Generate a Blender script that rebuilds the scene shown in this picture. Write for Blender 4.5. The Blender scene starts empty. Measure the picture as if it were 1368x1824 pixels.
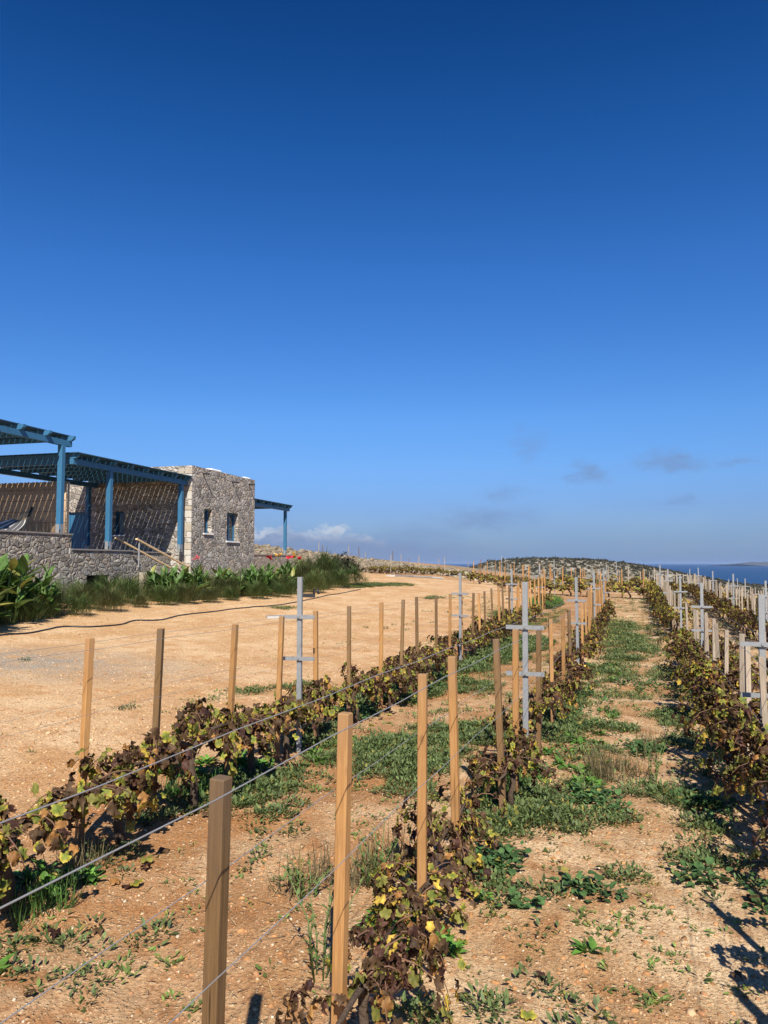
import bpy, math, random
import numpy as np
from mathutils import Vector, Matrix

# ------------------------------------------------------------------ camera, sky, sun, exposure
scene = bpy.context.scene
COL = scene.collection
CAM_Z = 1.709
F_PX, PX_W, PX_H = 1370.0, 1368.0, 1824.0
PITCH = math.atan(91.0 / F_PX)
cam_data = bpy.data.cameras.new("camera")
cam = bpy.data.objects.new("camera", cam_data)
COL.objects.link(cam)
cam.location = (0, 0, CAM_Z)
cam.rotation_euler = (math.pi / 2 + PITCH, 0, 0)
cam_data.sensor_fit = 'VERTICAL'
cam_data.sensor_height = 24.0
cam_data.lens = 24.0 * F_PX / PX_H
cam_data.clip_start = 0.05
cam_data.clip_end = 90000
scene.camera = cam

SUN_EL, SUN_AZ = math.radians(43.0), math.radians(175.0)      # azimuth from +Y, clockwise: behind the camera, a little right
to_sun = Vector((math.sin(SUN_AZ) * math.cos(SUN_EL), math.cos(SUN_AZ) * math.cos(SUN_EL), math.sin(SUN_EL)))
sun_data = bpy.data.lights.new("sun", 'SUN')
sun_data.energy = 4.9
sun_data.angle = math.radians(0.53)
sun_data.color = (1.0, 0.94, 0.84)
sun = bpy.data.objects.new("sun", sun_data)
COL.objects.link(sun)
sun.rotation_euler = to_sun.to_track_quat('Z', 'Y').to_euler()
sun.location = (0, 0, 40)

scene.view_settings.view_transform = 'Standard'
scene.view_settings.look = 'None'
scene.view_settings.exposure = 0.62
scene.view_settings.gamma = 1.0
scene.view_settings.use_curve_mapping = False


class NT:
    """small helper that writes node trees"""
    def __init__(self, tree):
        self.t = tree
        tree.nodes.clear()

    def n(self, kind, **kw):
        nd = self.t.nodes.new(kind)
        for k, v in kw.items():
            if k == 'inp':
                for name, val in v.items():
                    s = nd.inputs[name]
                    if isinstance(val, bpy.types.NodeSocket):
                        self.t.links.new(val, s)
                    else:
                        s.default_value = val
            else:
                setattr(nd, k, v)
        return nd

    def math(self, op, a, b=None, c=None, clamp=False):
        nd = self.t.nodes.new('ShaderNodeMath')
        nd.operation = op
        nd.use_clamp = clamp
        for i, v in enumerate((a, b, c)):
            if v is None:
                continue
            if isinstance(v, bpy.types.NodeSocket):
                self.t.links.new(v, nd.inputs[i])
            else:
                nd.inputs[i].default_value = v
        return nd.outputs[0]

    def mix(self, fac, a, b, blend='MIX'):
        nd = self.t.nodes.new('ShaderNodeMix')
        nd.data_type = 'RGBA'
        nd.blend_type = blend
        for i, v in ((0, fac), (6, a), (7, b)):
            if isinstance(v, bpy.types.NodeSocket):
                self.t.links.new(v, nd.inputs[i])
            elif i == 0:
                nd.inputs[0].default_value = v
            else:
                nd.inputs[i].default_value = (*v[:3], 1)
        return nd.outputs[2]

    def smooth(self, v, lo, hi):
        nd = self.t.nodes.new('ShaderNodeMapRange')
        nd.interpolation_type = 'SMOOTHSTEP'
        self.t.links.new(v, nd.inputs['Value'])
        nd.inputs['From Min'].default_value = lo
        nd.inputs['From Max'].default_value = hi
        return nd.outputs['Result']

    def noise(self, vec, scale, detail=4.0, rough=0.55, dist=0.0):
        nd = self.n('ShaderNodeTexNoise')
        if vec is not None:
            self.t.links.new(vec, nd.inputs['Vector'])
        nd.inputs['Scale'].default_value = scale
        nd.inputs['Detail'].default_value = detail
        nd.inputs['Roughness'].default_value = rough
        nd.inputs['Distortion'].default_value = dist
        return nd.outputs['Fac']

    def link(self, a, b):
        self.t.links.new(a, b)


world = bpy.data.worlds.new("World")
scene.world = world
world.use_nodes = True
SKY_STRENGTH = 0.085


def build_world():
    T = NT(world.node_tree)
    sky = T.n('ShaderNodeTexSky', sky_type='NISHITA', sun_disc=False, sun_elevation=SUN_EL, sun_rotation=SUN_AZ,
              altitude=60.0, air_density=1.0, dust_density=0.6, ozone_density=3.5)
    tc = T.n('ShaderNodeTexCoord')
    sep = T.n('ShaderNodeSeparateXYZ', inp={0: tc.outputs['Generated']})
    x, y, z = sep.outputs
    el = T.math('MULTIPLY', T.math('ARCSINE', z), 57.29578)
    az = T.math('MULTIPLY', T.math('ARCTAN2', x, y), 57.29578)
    # deeper blue overhead, as the photograph's sky
    up = T.smooth(el, 0.0, 40.0)
    hs = T.n('ShaderNodeHueSaturation', inp={'Saturation': 1.22, 'Color': sky.outputs[0]})
    col = T.mix(1.0, hs.outputs[0], T.mix(up, (0.80, 0.86, 1.06), (0.62, 0.82, 1.05)), 'MULTIPLY')
    comb = T.n('ShaderNodeCombineXYZ', inp={0: T.math('MULTIPLY', az, 0.5), 1: el, 2: 0.0})
    nv = comb.outputs[0]
    n1 = T.noise(nv, 0.55, 6, 0.6, 0.3)
    n2 = T.noise(nv, 0.22, 5, 0.55, 0.2)
    k = 1.0 / SKY_STRENGTH

    def c(r, g, b):
        return (r * k, g * k, b * k)

    # pale grey-blue band of low haze over the horizon
    band = T.math('MULTIPLY', T.math('SUBTRACT', 1.0, T.smooth(T.math('ADD', el, T.math('MULTIPLY', T.math('SUBTRACT', n2, 0.5), -5.0)), 0.3, 6.0)), 0.55)
    col = T.mix(band, col, c(0.225, 0.375, 0.62))
    left = T.math('SUBTRACT', 1.0, T.smooth(az, -1.0, 9.0))
    lowband = T.math('MULTIPLY', left, T.math('SUBTRACT', 1.0, T.smooth(T.math('ADD', el, T.math('MULTIPLY', T.math('SUBTRACT', n1, 0.5), 2.2)), 0.9, 2.7)))
    col = T.mix(T.math('MULTIPLY', lowband, 0.80), col, c(0.25, 0.34, 0.52))

    wn = T.n('ShaderNodeTexNoise', inp={'Vector': nv, 'Scale': 0.7, 'Detail': 7.0, 'Roughness': 0.65})
    ws = T.n('ShaderNodeSeparateColor', inp={0: wn.outputs['Color']})
    azw = T.math('ADD', az, T.math('MULTIPLY', T.math('SUBTRACT', ws.outputs[0], 0.5), 5.5))
    elw = T.math('ADD', el, T.math('MULTIPLY', T.math('SUBTRACT', ws.outputs[1], 0.5), 2.6))

    def blob(a0, e0, ra, re):
        da = T.math('DIVIDE', T.math('SUBTRACT', azw, a0), ra)
        de = T.math('DIVIDE', T.math('SUBTRACT', elw, e0), re)
        d2 = T.math('ADD', T.math('MULTIPLY', da, da), T.math('MULTIPLY', de, de))
        return T.math('POWER', 2.718, T.math('MULTIPLY', d2, -1.0))

    def blobs(lst):
        acc = None
        for a0, e0, ra, re, w in lst:
            b = T.math('MULTIPLY', blob(a0, e0, ra, re), w)
            acc = b if acc is None else T.math('MAXIMUM', acc, b)
        return acc

    # measured fall of the sky's colour with height
    rp = T.n('ShaderNodeValToRGB', inp={0: T.math('DIVIDE', el, 60.0)})
    st = [(-1, (.49, .545, .65)), (1.4, (.50, .56, .67)), (4.3, (.52, .60, .78)), (7, (.64, .75, .88)), (10.5, (.72, .86, .95)), (20.5, (.58, .80, .96)), (29.6, (.32, .64, .80)), (36.6, (.17, .47, .64)), (60, (.15, .42, .58))]
    while len(rp.color_ramp.elements) < len(st): rp.color_ramp.elements.new(0.5)
    for e_, (p_, c_) in zip(rp.color_ramp.elements, st):
        e_.position = max(0, p_ / 60); e_.color = (*c_, 1)
    col = T.mix(1.0, col, rp.outputs[0], 'MULTIPLY')
    # grey wisps on the right
    g = blobs([(15.0, 6.4, 1.6, 0.8, 0.9), (20.6, 7.1, 2.6, 0.75, 0.9), (10.8, 8.4, 1.5, 1.7, 0.42), (8.8, 5.2, 2.4, 0.8, 0.55),
               (20.8, 4.4, 1.2, 0.5, 0.45), (24.6, 7.0, 1.6, 0.4, 0.6), (7.0, 3.2, 5.0, 1.0, 0.6), (10.2, 9.6, 0.8, 1.2, 0.4), (3.0, 2.4, 4.0, 0.9, 0.5)])
    gm = T.smooth(T.math('MULTIPLY', g, T.math('ADD', 0.25, T.math('MULTIPLY', n1, 1.7))), 0.08, 1.05)
    col = T.mix(T.math('MULTIPLY', gm, 0.66), col, c(0.125, 0.19, 0.33))
    # cumulus bank behind the house, grey below and white along part of its crest
    vv = T.n('ShaderNodeCombineXYZ', inp={0: T.math('MULTIPLY', az, 0.62), 1: el, 2: 3.0}).outputs[0]
    n3 = T.noise(vv, 0.75, 8, 0.6, 0.25)
    n4 = T.noise(vv, 2.2, 6, 0.6, 0.3)
    top = T.math('SUBTRACT', 2.75, T.math('MULTIPLY', T.smooth(az, -5.0, 4.0), 1.25))
    edge = T.math('ADD', T.math('MULTIPLY', T.math('SUBTRACT', n3, 0.5), 3.4), T.math('MULTIPLY', T.math('SUBTRACT', n4, 0.5), 0.9))
    under = T.math('SUBTRACT', T.math('ADD', top, edge), el)
    bank = T.math('MULTIPLY', T.smooth(under, -0.05, 0.75), T.math('SUBTRACT', 1.0, T.smooth(az, 0.0, 10.0)))
    crest = T.math('MULTIPLY', T.math('SUBTRACT', 1.0, T.smooth(under, 0.25, 1.5)), T.smooth(el, 0.9, 2.0))
    wsel = blobs([(-9.3, 2.5, 2.2, 1.6, 1.0), (-4.2, 2.6, 2.4, 1.0, 1.0), (-0.6, 1.9, 1.6, 0.8, 0.55), (-14.0, 2.4, 2.5, 1.5, 0.8)])
    white = T.math('MULTIPLY', T.math('MULTIPLY', crest, wsel), T.math('ADD', 0.55, T.math('MULTIPLY', n4, 0.9)), clamp=True)
    ccol = T.mix(white, c(0.150, 0.205, 0.330), c(0.46, 0.49, 0.53))
    col = T.mix(T.math('MULTIPLY', bank, 0.86), col, ccol)
    bg = T.n('ShaderNodeBackground', inp={'Color': col, 'Strength': SKY_STRENGTH})
    out = T.n('ShaderNodeOutputWorld')
    T.link(bg.outputs[0], out.inputs[0])


build_world()

# ------------------------------------------------------------------ helpers
RNG = np.random.default_rng(11)
random.seed(5)
UX, UY = 0.3057, 0.9521                   # direction of the vine rows
ROW_ANG = math.atan2(UY, UX)


def ns_xy(n, s):
    return UX * s + UY * n, UY * s - UX * n


def xy_ns(x, y):
    return UY * x - UX * y, UX * x + UY * y


def _hash(ix, iy, seed):
    h = (ix.astype(np.int64) * 374761393 + iy.astype(np.int64) * 668265263 + seed * 1274126177) & 0xFFFFFFFF
    h = ((h ^ (h >> 13)) * 1274126177) & 0xFFFFFFFF
    h = h ^ (h >> 16)
    return (h & 0xFFFF) / 65535.0


def vnoise(x, y, seed=0):
    x = np.asarray(x, float); y = np.asarray(y, float)
    ix = np.floor(x); iy = np.floor(y)
    fx = x - ix; fy = y - iy
    fx = fx * fx * (3 - 2 * fx); fy = fy * fy * (3 - 2 * fy)
    a = _hash(ix, iy, seed); b = _hash(ix + 1, iy, seed); c = _hash(ix, iy + 1, seed); d = _hash(ix + 1, iy + 1, seed)
    return (a * (1 - fx) + b * fx) * (1 - fy) + (c * (1 - fx) + d * fx) * fy


def fbm(x, y, seed=0, octv=4):
    t = 0; amp = 0.5
    for k in range(octv):
        t = t + amp * vnoise(x * 2 ** k, y * 2 ** k, seed + k * 17)
        amp *= 0.5
    return t / (1 - 0.5 ** octv)


def sstep(v, a, b):
    t = np.clip((v - a) / (b - a), 0, 1)
    return t * t * (3 - 2 * t)


# --- ground height
N_K = [-300, -80, -40, -22, -14, -12, -8, -4.5, -2.87, -0.86, 1.02, 2.93, 6, 12, 20, 40, 90, 200, 500]
N_Z = [4.0, 4.0, 2.6, 1.25, 0.68, 0.55, 0.32, 0.10, 0.0, -0.09, -0.14, -0.24, -0.95, -1.75, -2.3, -3.6, -10, -40, -90]
S_K = [-60, 0, 6, 10, 13, 19, 26, 34, 45, 60, 80, 120, 160, 300, 600, 2500]
S_Z = [0.1, 0.08, 0.07, 0.03, 0.0, 0.0, 0.11, 0.26, 0.45, 0.58, 0.5, -0.3, -1.5, -14, -30, -90]
WALL_P1, WALL_P2 = np.array((-9.0, 47.0)), np.array((7.4, 66.0))
HILL_X = [40, 46, 58, 68, 83, 99, 115, 131, 142, 152, 162, 172, 188, 204, 218, 250, 310]
HILL_Y = [1030, 1016, 1001, 997, 994.5, 995.5, 997.5, 1002, 1007, 1013, 1020, 1027, 1036, 1042, 1045, 1050, 1075]


def wall_top(t):
    return np.interp(t, [-1, -0.4, 0, 0.5, 1, 1.3], [3.6, 3.4, 2.95, 1.95, 0.98, 0.7])


def zone_drive(x, y):
    n, s = xy_ns(x, y)
    w = (fbm(x * 0.9, y * 0.9, 3, 3) - 0.5) * 1.1
    lim = np.interp(s, [-20, 0, 22, 30, 60], [-3.5, -3.5, -3.55, -3.4, -2.0])
    m = sstep(-(n + w), -lim - 0.35, -lim + 0.45)
    return m * (1 - sstep(s, 40, 62))


def gz(x, y, detail=True):
    x = np.asarray(x, float); y = np.asarray(y, float)
    n, s = xy_ns(x, y)
    z = np.interp(n, N_K, N_Z)
    # soften the kinks of the profile
    z = (z + np.interp(n - 0.7, N_K, N_Z) + np.interp(n + 0.7, N_K, N_Z)) / 3
    sz = np.interp(s, S_K, S_Z)
    sz = (sz + np.interp(s - 2.5, S_K, S_Z) + np.interp(s + 2.5, S_K, S_Z)) / 3
    fade = np.where(sz > 0, 1 - 0.8 * sstep(n, 0.5, 7.0), 1.0)
    fade = np.where((s < 8), np.maximum(fade, 0.6), fade)
    z = z + sz * fade
    z = z - 0.45 * sstep(s, 38, 54) * sstep(n, -27, -19) - 0.45 * sstep(s, 42, 58) * sstep(n, -15, -8) - 1.6 * sstep(s, 56, 80) * sstep(n, -17, -9)
    # the raised terrace behind the dry stone wall
    d = WALL_P2 - WALL_P1
    L = np.hypot(*d); d = d / L
    t = ((x - WALL_P1[0]) * d[0] + (y - WALL_P1[1]) * d[1]) / L
    side = -(x - WALL_P1[0]) * d[1] + (y - WALL_P1[1]) * d[0]
    up = sstep(side, 0.05, 0.5) * (1 - sstep(t, 1.0, 1.25)) * (1 - sstep(side, 30, 120))
    z = z * (1 - up) + (wall_top(t) - 0.12 - 0.02 * np.clip(side, 0, 60)) * up
    # the far headland
    hz = CAM_Z - (np.interp(x, HILL_X, HILL_Y) - 1003) / F_PX * 430 + 0.8 * (fbm(x * 0.05, y * 0.05, 9, 3) - 0.5)
    hm = np.exp(-((y - 430) / 95.0) ** 2) * sstep(x, 20, 46)
    z = z * (1 - hm) + np.maximum(hz, z) * hm
    if detail:
        near = 1 - sstep(np.hypot(x, y), 40, 90)
        dr = zone_drive(x, y)
        b = (fbm(x * 0.55, y * 0.55, 1, 3) - 0.5) * 0.11 + (fbm(x * 2.2, y * 2.2, 2, 3) - 0.5) * 0.06 + (vnoise(x * 9, y * 9, 5) - 0.5) * 0.014
        z = z + b * near * (1 - 0.72 * dr)
    return z


def gz1(x, y, detail=True):
    return float(gz(np.array([x]), np.array([y]), detail)[0])


_F = (0.0, math.cos(PITCH), math.sin(PITCH))
_U = (0.0, -math.sin(PITCH), math.cos(PITCH))


def ray(px, py):
    a = (px - PX_W / 2) / F_PX
    b = (PX_H / 2 - py) / F_PX
    return Vector((a, _F[1] + b * _U[1], _F[2] + b * _U[2]))


def at_depth(px, py, Y):
    r = ray(px, py)
    return Vector((0, 0, CAM_Z)) + r * (Y / r.y)


def on_ground(px, py):
    r = ray(px, py)
    ys = np.concatenate([np.linspace(0.8, 12, 500), np.linspace(12.05, 140, 1500)])
    xs = r.x / r.y * ys
    zs = CAM_Z + r.z / r.y * ys
    hit = np.nonzero(zs <= gz(xs, ys))[0]
    k = hit[0] if len(hit) else len(ys) - 1
    return float(xs[k]), float(ys[k])


# --- objects
def link(o, parent=None):
    COL.objects.link(o)
    if parent is not None:
        o.parent = parent
    return o


def tag(o, label=None, cat=None, group=None, kind=None):
    if label: o['label'] = label
    if cat: o['category'] = cat
    if group: o['group'] = group
    if kind: o['kind'] = kind
    return o


def empty(name, loc, rz=0.0, label=None, cat=None, group=None):
    o = bpy.data.objects.new(name, None)
    o.empty_display_size = 0.1
    o.location = loc
    o.rotation_euler = (0, 0, rz)
    link(o)
    return tag(o, label, cat, group)


def mesh_np(name, V, F, mat=None, tint=None, smooth=False, extra=None):
    """V (N,3), F (M,k) all faces with k corners, tint (N,3)"""
    me = bpy.data.meshes.new(name)
    V = np.asarray(V, np.float32); F = np.asarray(F, np.int32)
    me.vertices.add(len(V)); me.vertices.foreach_set('co', V.ravel())
    k = F.shape[1]
    me.loops.add(F.size); me.loops.foreach_set('vertex_index', F.ravel())
    me.polygons.add(len(F))
    me.polygons.foreach_set('loop_start', np.arange(0, F.size, k, dtype=np.int32))
    me.polygons.foreach_set('loop_total', np.full(len(F), k, np.int32))
    if smooth:
        me.polygons.foreach_set('use_smooth', np.ones(len(F), bool))
    for nm, arr in ([('tint', tint)] if tint is not None else []) + list((extra or {}).items()):
        at = me.attributes.new(nm, 'FLOAT_COLOR', 'POINT')
        a = np.ones((len(V), 4), np.float32); a[:, :3] = arr
        at.data.foreach_set('color', a.ravel())
    me.update(calc_edges=True)
    if mat: me.materials.append(mat)
    return me


def ob(name, me, parent=None):
    return link(bpy.data.objects.new(name, me), parent)


class MB:
    """collects boxes, bars and tubes and links them as one mesh object"""
    def __init__(self):
        self.v = []; self.f = []; self.sm = []

    def quad(self, pts):
        b = len(self.v); self.v += [tuple(p) for p in pts]; self.f.append(tuple(range(b, b + len(pts)))); self.sm.append(False)

    def box(self, x0, x1, y0, y1, z0, z1, M=None):
        b = len(self.v)
        pts = [(x, y, z) for z in (z0, z1) for x, y in ((x0, y0), (x1, y0), (x1, y1), (x0, y1))]
        if M is not None: pts = [tuple(M @ Vector(p)) for p in pts]
        self.v += pts
        for f in ((3, 2, 1, 0), (4, 5, 6, 7), (0, 1, 5, 4), (1, 2, 6, 5), (2, 3, 7, 6), (3, 0, 4, 7)):
            self.f.append(tuple(b + i for i in f)); self.sm.append(False)
        return self

    def cham(self, x0, x1, y0, y1, z0, z1, c=0.005, M=None):
        """box with chamfered long edges and top"""
        b = len(self.v)
        def ring(z, i):
            return [(x0 + c + i, y0 + i, z), (x1 - c - i, y0 + i, z), (x1 - i, y0 + c + i, z), (x1 - i, y1 - c - i, z),
                    (x1 - c - i, y1 - i, z), (x0 + c + i, y1 - i, z), (x0 + i, y1 - c - i, z), (x0 + i, y0 + c + i, z)]
        pts = ring(z0, 0) + ring(z1 - c, 0) + ring(z1, c * 0.8)
        if M is not None: pts = [tuple(M @ Vector(p)) for p in pts]
        self.v += pts
        for r in range(2):
            for i in range(8):
                j = (i + 1) % 8
                self.f.append((b + r * 8 + i, b + r * 8 + j, b + r * 8 + 8 + j, b + r * 8 + 8 + i)); self.sm.append(False)
        self.f.append(tuple(b + 16 + i for i in range(8))); self.sm.append(False)
        self.f.append(tuple(b + 7 - i for i in range(8))); self.sm.append(False)
        return self

    def bar(self, p0, p1, w, h, up=(0, 0, 1)):
        p0 = Vector(p0); p1 = Vector(p1)
        d = (p1 - p0); L = d.length; d.normalize()
        s = d.cross(Vector(up)).normalized(); u = s.cross(d)
        M = Matrix((( *s, 0), (*d, 0), (*u, 0), (0, 0, 0, 1))).transposed()
        M.translation = p0
        return self.box(-w / 2, w / 2, 0, L, -h / 2, h / 2, M)

    def tube(self, pts, rad, seg=8, cap=True):
        pts = [Vector(p) for p in pts]
        if not hasattr(rad, '__len__'): rad = [rad] * len(pts)
        b = len(self.v)
        up = Vector((0.13, 0.21, 0.97))
        for i, p in enumerate(pts):
            d = (pts[min(i + 1, len(pts) - 1)] - pts[max(i - 1, 0)]).normalized()
            if abs(d.dot(up)) > 0.95: up = Vector((0.97, 0.2, 0.1))
            s = d.cross(up).normalized(); u = s.cross(d)
            for k in range(seg):
                a = 2 * math.pi * k / seg
                self.v.append(tuple(p + (s * math.cos(a) + u * math.sin(a)) * rad[i]))
        for i in range(len(pts) - 1):
            for k in range(seg):
                j = (k + 1) % seg
                self.f.append((b + i * seg + k, b + i * seg + j, b + (i + 1) * seg + j, b + (i + 1) * seg + k)); self.sm.append(True)
        if cap:
            self.f.append(tuple(b + k for k in reversed(range(seg)))); self.sm.append(False)
            e = b + (len(pts) - 1) * seg
            self.f.append(tuple(e + k for k in range(seg))); self.sm.append(False)
        return self

    def mesh(self, name, mat=None):
        me = bpy.data.meshes.new(name)
        me.from_pydata(self.v, [], self.f)
        me.polygons.foreach_set('use_smooth', self.sm)
        me.update()
        if mat: me.materials.append(mat)
        return me

    def build(self, name, mat, parent=None):
        return ob(name, self.mesh(name, mat), parent)


def rot_from(nrm, tip):
    """(N,3) normals and tip hints -> (N,3,3) with columns side, tip, normal"""
    n = nrm / (np.linalg.norm(nrm, axis=1, keepdims=True) + 1e-9)
    t = tip - n * np.sum(n * tip, axis=1, keepdims=True)
    t = t / (np.linalg.norm(t, axis=1, keepdims=True) + 1e-9)
    s = np.cross(t, n)
    return np.stack([s, t, n], axis=2)


def scat(TV, TF, P, R, S, C):
    """copies of a template -> V, F, tint. S (N,) or (N,3); C (N,3) or (N,k,3)"""
    k = len(TV); N = len(P)
    S = np.asarray(S)
    if S.ndim == 1: S = S[:, None].repeat(3, 1)
    L = TV[None] * S[:, None, :]
    V = np.einsum('nij,nkj->nki', R, L) + P[:, None, :]
    F = TF[None] + (np.arange(N) * k)[:, None, None]
    C = np.asarray(C)
    if C.ndim == 2: C = C[:, None, :].repeat(k, 1)
    return V.reshape(-1, 3), F.reshape(-1, TF.shape[1]), C.reshape(-1, 3)


def cat_geo(parts):
    Vs, Fs, Cs, b = [], [], [], 0
    for V, F, C in parts:
        Vs.append(V); Fs.append(F + b); Cs.append(C); b += len(V)
    return np.concatenate(Vs), np.concatenate(Fs), np.concatenate(Cs)


def rnd(n, a=0.0, b=1.0):
    return RNG.uniform(a, b, n)


def unit(n):
    v = RNG.normal(size=(n, 3))
    return v / np.linalg.norm(v, axis=1, keepdims=True)


# leaf templates
def tpl_vine_leaf(dry):
    NR = 22
    th = np.linspace(-math.pi / 2 + 0.30, 1.5 * math.pi - 0.30, NR)
    r = 0.5 * (0.87 + 0.10 * np.cos(5 * (th - math.pi / 2)) + 0.055 * np.where(np.arange(NR) % 2, 1, -1)) * (1 + 0.06 * np.sin(th))
    rim = np.stack([r * np.cos(th), 0.42 + r * np.sin(th), 0 * th], 1)
    tm = th[::2]; rm = 0.27 + 0.03 * np.cos(5 * (tm - math.pi / 2))
    mid = np.stack([rm * np.cos(tm), 0.42 + rm * np.sin(tm), 0 * tm], 1)
    NM = len(tm)
    V = np.concatenate([[(0, 0.42, 0)], [(0, 0.13, 0)], mid, rim])
    x, y = V[:, 0].copy(), V[:, 1] - 0.42
    rr = np.hypot(x, y); an = np.arctan2(y, x)
    if dry:
        V[:, 2] = 0.30 * np.abs(x) - 0.9 * rr ** 2 + 0.10 * np.cos(5 * an + 0.6) * rr * 2 + 0.05 * np.sin(19 * x + 11 * y) - 0.25 * np.maximum(y, 0) ** 1.5
        V[:, 0] = x * 0.88
    else:
        V[:, 2] = 0.14 * np.cos(5 * (an - math.pi / 2)) * rr * 2 - 0.5 * rr ** 2 + 0.05 * np.sin(13 * x + 3) + 0.03 * np.sin(21 * y)
    F = []
    a, b = 2, 2 + NM
    for i in range(NM - 1):
        F += [(0, a + i, a + i + 1)]
        F += [(a + i, b + 2 * i, b + 2 * i + 1), (a + i, b + 2 * i + 1, a + i + 1), (a + i + 1, b + 2 * i + 1, b + min(2 * i + 2, NR - 1))]
    F += [(a + NM - 1, b + NR - 2, b + NR - 1), (0, a + NM - 1, 1), (0, 1, a), (1, a + NM - 1, b + NR - 1), (1, b, a)]
    e = np.array([0, 0.2] + [0.25] * NM + [1] * NR, float)
    return V, np.array(F), e


def tpl_blade(seg=3, w=0.05, bend=0.5):
    V = []; F = []
    for i in range(seg):
        t = i / seg
        V += [(-w * (1 - t * 0.7), t, bend * t * t), (w * (1 - t * 0.7), t, bend * t * t)]
    V.append((0, 1, bend))
    for i in range(seg - 1):
        F += [(2 * i, 2 * i + 1, 2 * i + 3), (2 * i, 2 * i + 3, 2 * i + 2)]
    F.append((2 * seg - 2, 2 * seg - 1, 2 * seg))
    return np.array(V, float), np.array(F)


def tpl_broad(w=0.3, bend=-0.25, seg=5, fold=0.25, pw=0.75):
    """lance or oval leaf with a folded midrib; length 1 along y"""
    V = [(0, 0, 0)]; F = []
    for i in range(1, seg):
        t = i / seg
        ww = w * math.sin(math.pi * t ** pw)
        z = bend * t * t
        V += [(-ww, t, z + fold * ww), (0, t, z), (ww, t, z + fold * ww)]
    V.append((0, 1, bend))
    F += [(0, 2, 1), (0, 3, 2)]
    for i in range(seg - 2):
        a = 1 + 3 * i; b = a + 3
        F += [(a, a + 1, b + 1), (a, b + 1, b), (a + 1, a + 2, b + 2), (a + 1, b + 2, b + 1)]
    a = 1 + 3 * (seg - 2); e = len(V) - 1
    F += [(a, a + 1, e), (a + 1, a + 2, e)]
    return np.array(V, float), np.array(F)


def tpl_stone(seed, flat=0.65):
    p = (1 + 5 ** 0.5) / 2
    V = np.array([(-1, p, 0), (1, p, 0), (-1, -p, 0), (1, -p, 0), (0, -1, p), (0, 1, p), (0, -1, -p), (0, 1, -p), (p, 0, -1), (p, 0, 1), (-p, 0, -1), (-p, 0, 1)], float) / 1.9
    r = np.random.default_rng(seed)
    V = V * (1 + r.uniform(-0.28, 0.22, (12, 1))) * np.array([1.0, r.uniform(0.6, 0.95), flat])
    F = np.array([(0, 11, 5), (0, 5, 1), (0, 1, 7), (0, 7, 10), (0, 10, 11), (1, 5, 9), (5, 11, 4), (11, 10, 2), (10, 7, 6), (7, 1, 8),
                  (3, 9, 4), (3, 4, 2), (3, 2, 6), (3, 6, 8), (3, 8, 9), (4, 9, 5), (2, 4, 11), (6, 2, 10), (8, 6, 7), (9, 8, 1)])
    return V, F


VLEAF = tpl_vine_leaf(False)
VDRY = tpl_vine_leaf(True)
STONES = [tpl_stone(k, 0.5 + 0.08 * (k % 4)) for k in range(6)]


def stones(P, S, C):
    out = []
    N = len(P)
    pick = RNG.integers(0, 6, N)
    for k in range(6):
        m = pick == k
        if not m.any(): continue
        M = m.sum()
        nrm = np.stack([rnd(M, -0.35, 0.35), rnd(M, -0.35, 0.35), np.ones(M)], 1)
        tip = unit(M)
        out.append(scat(*STONES[k], P[m], rot_from(nrm, tip), S[m], C[m]))
    return cat_geo(out)


# ------------------------------------------------------------------ materials
def mat(name):
    m = bpy.data.materials.new(name)
    m.use_nodes = True
    T = NT(m.node_tree)
    out = T.n('ShaderNodeOutputMaterial')
    p = T.n('ShaderNodeBsdfPrincipled')
    T.link(p.outputs[0], out.inputs[0])
    return m, T, p, out


def bump(T, p, h, strength=0.5, dist=0.02):
    b = T.n('ShaderNodeBump', inp={'Strength': strength, 'Distance': dist, 'Height': h})
    T.link(b.outputs[0], p.inputs['Normal'])


def m_leaf(name, trans=0.25, rough=0.6, spec=0.25):
    m, T, p, out = mat(name)
    a = T.n('ShaderNodeAttribute', attribute_name='tint')
    tc = T.n('ShaderNodeTexCoord')
    nz = T.noise(tc.outputs['Object'], 38.0, 3, 0.6)
    col = T.mix(T.smooth(nz, 0.3, 0.75), T.mix(1.0, a.outputs['Color'], (0.72, 0.72, 0.72), 'MULTIPLY'), T.mix(1.0, a.outputs['Color'], (1.25, 1.2, 1.1), 'MULTIPLY'))
    T.link(col, p.inputs['Base Color'])
    p.inputs['Roughness'].default_value = rough
    p.inputs['Specular IOR Level'].default_value = spec
    tr = T.n('ShaderNodeBsdfTranslucent')
    T.link(col, tr.inputs['Color'])
    mx = T.n('ShaderNodeMixShader', inp={0: trans})
    T.link(p.outputs[0], mx.inputs[1]); T.link(tr.outputs[0], mx.inputs[2])
    T.link(mx.outputs[0], out.inputs[0])
    return m


def m_tint(name, rough=0.85, bump_s=0.0):
    m, T, p, out = mat(name)
    a = T.n('ShaderNodeAttribute', attribute_name='tint')
    tc = T.n('ShaderNodeTexCoord')
    nz = T.noise(tc.outputs['Object'], 45.0, 4, 0.65)
    col = T.mix(T.smooth(nz, 0.3, 0.7), T.mix(1.0, a.outputs['Color'], (0.75, 0.73, 0.70), 'MULTIPLY'), a.outputs['Color'])
    T.link(col, p.inputs['Base Color'])
    p.inputs['Roughness'].default_value = rough
    p.inputs['Specular IOR Level'].default_value = 0.2
    if bump_s: bump(T, p, nz, bump_s, 0.01)
    return m


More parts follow.
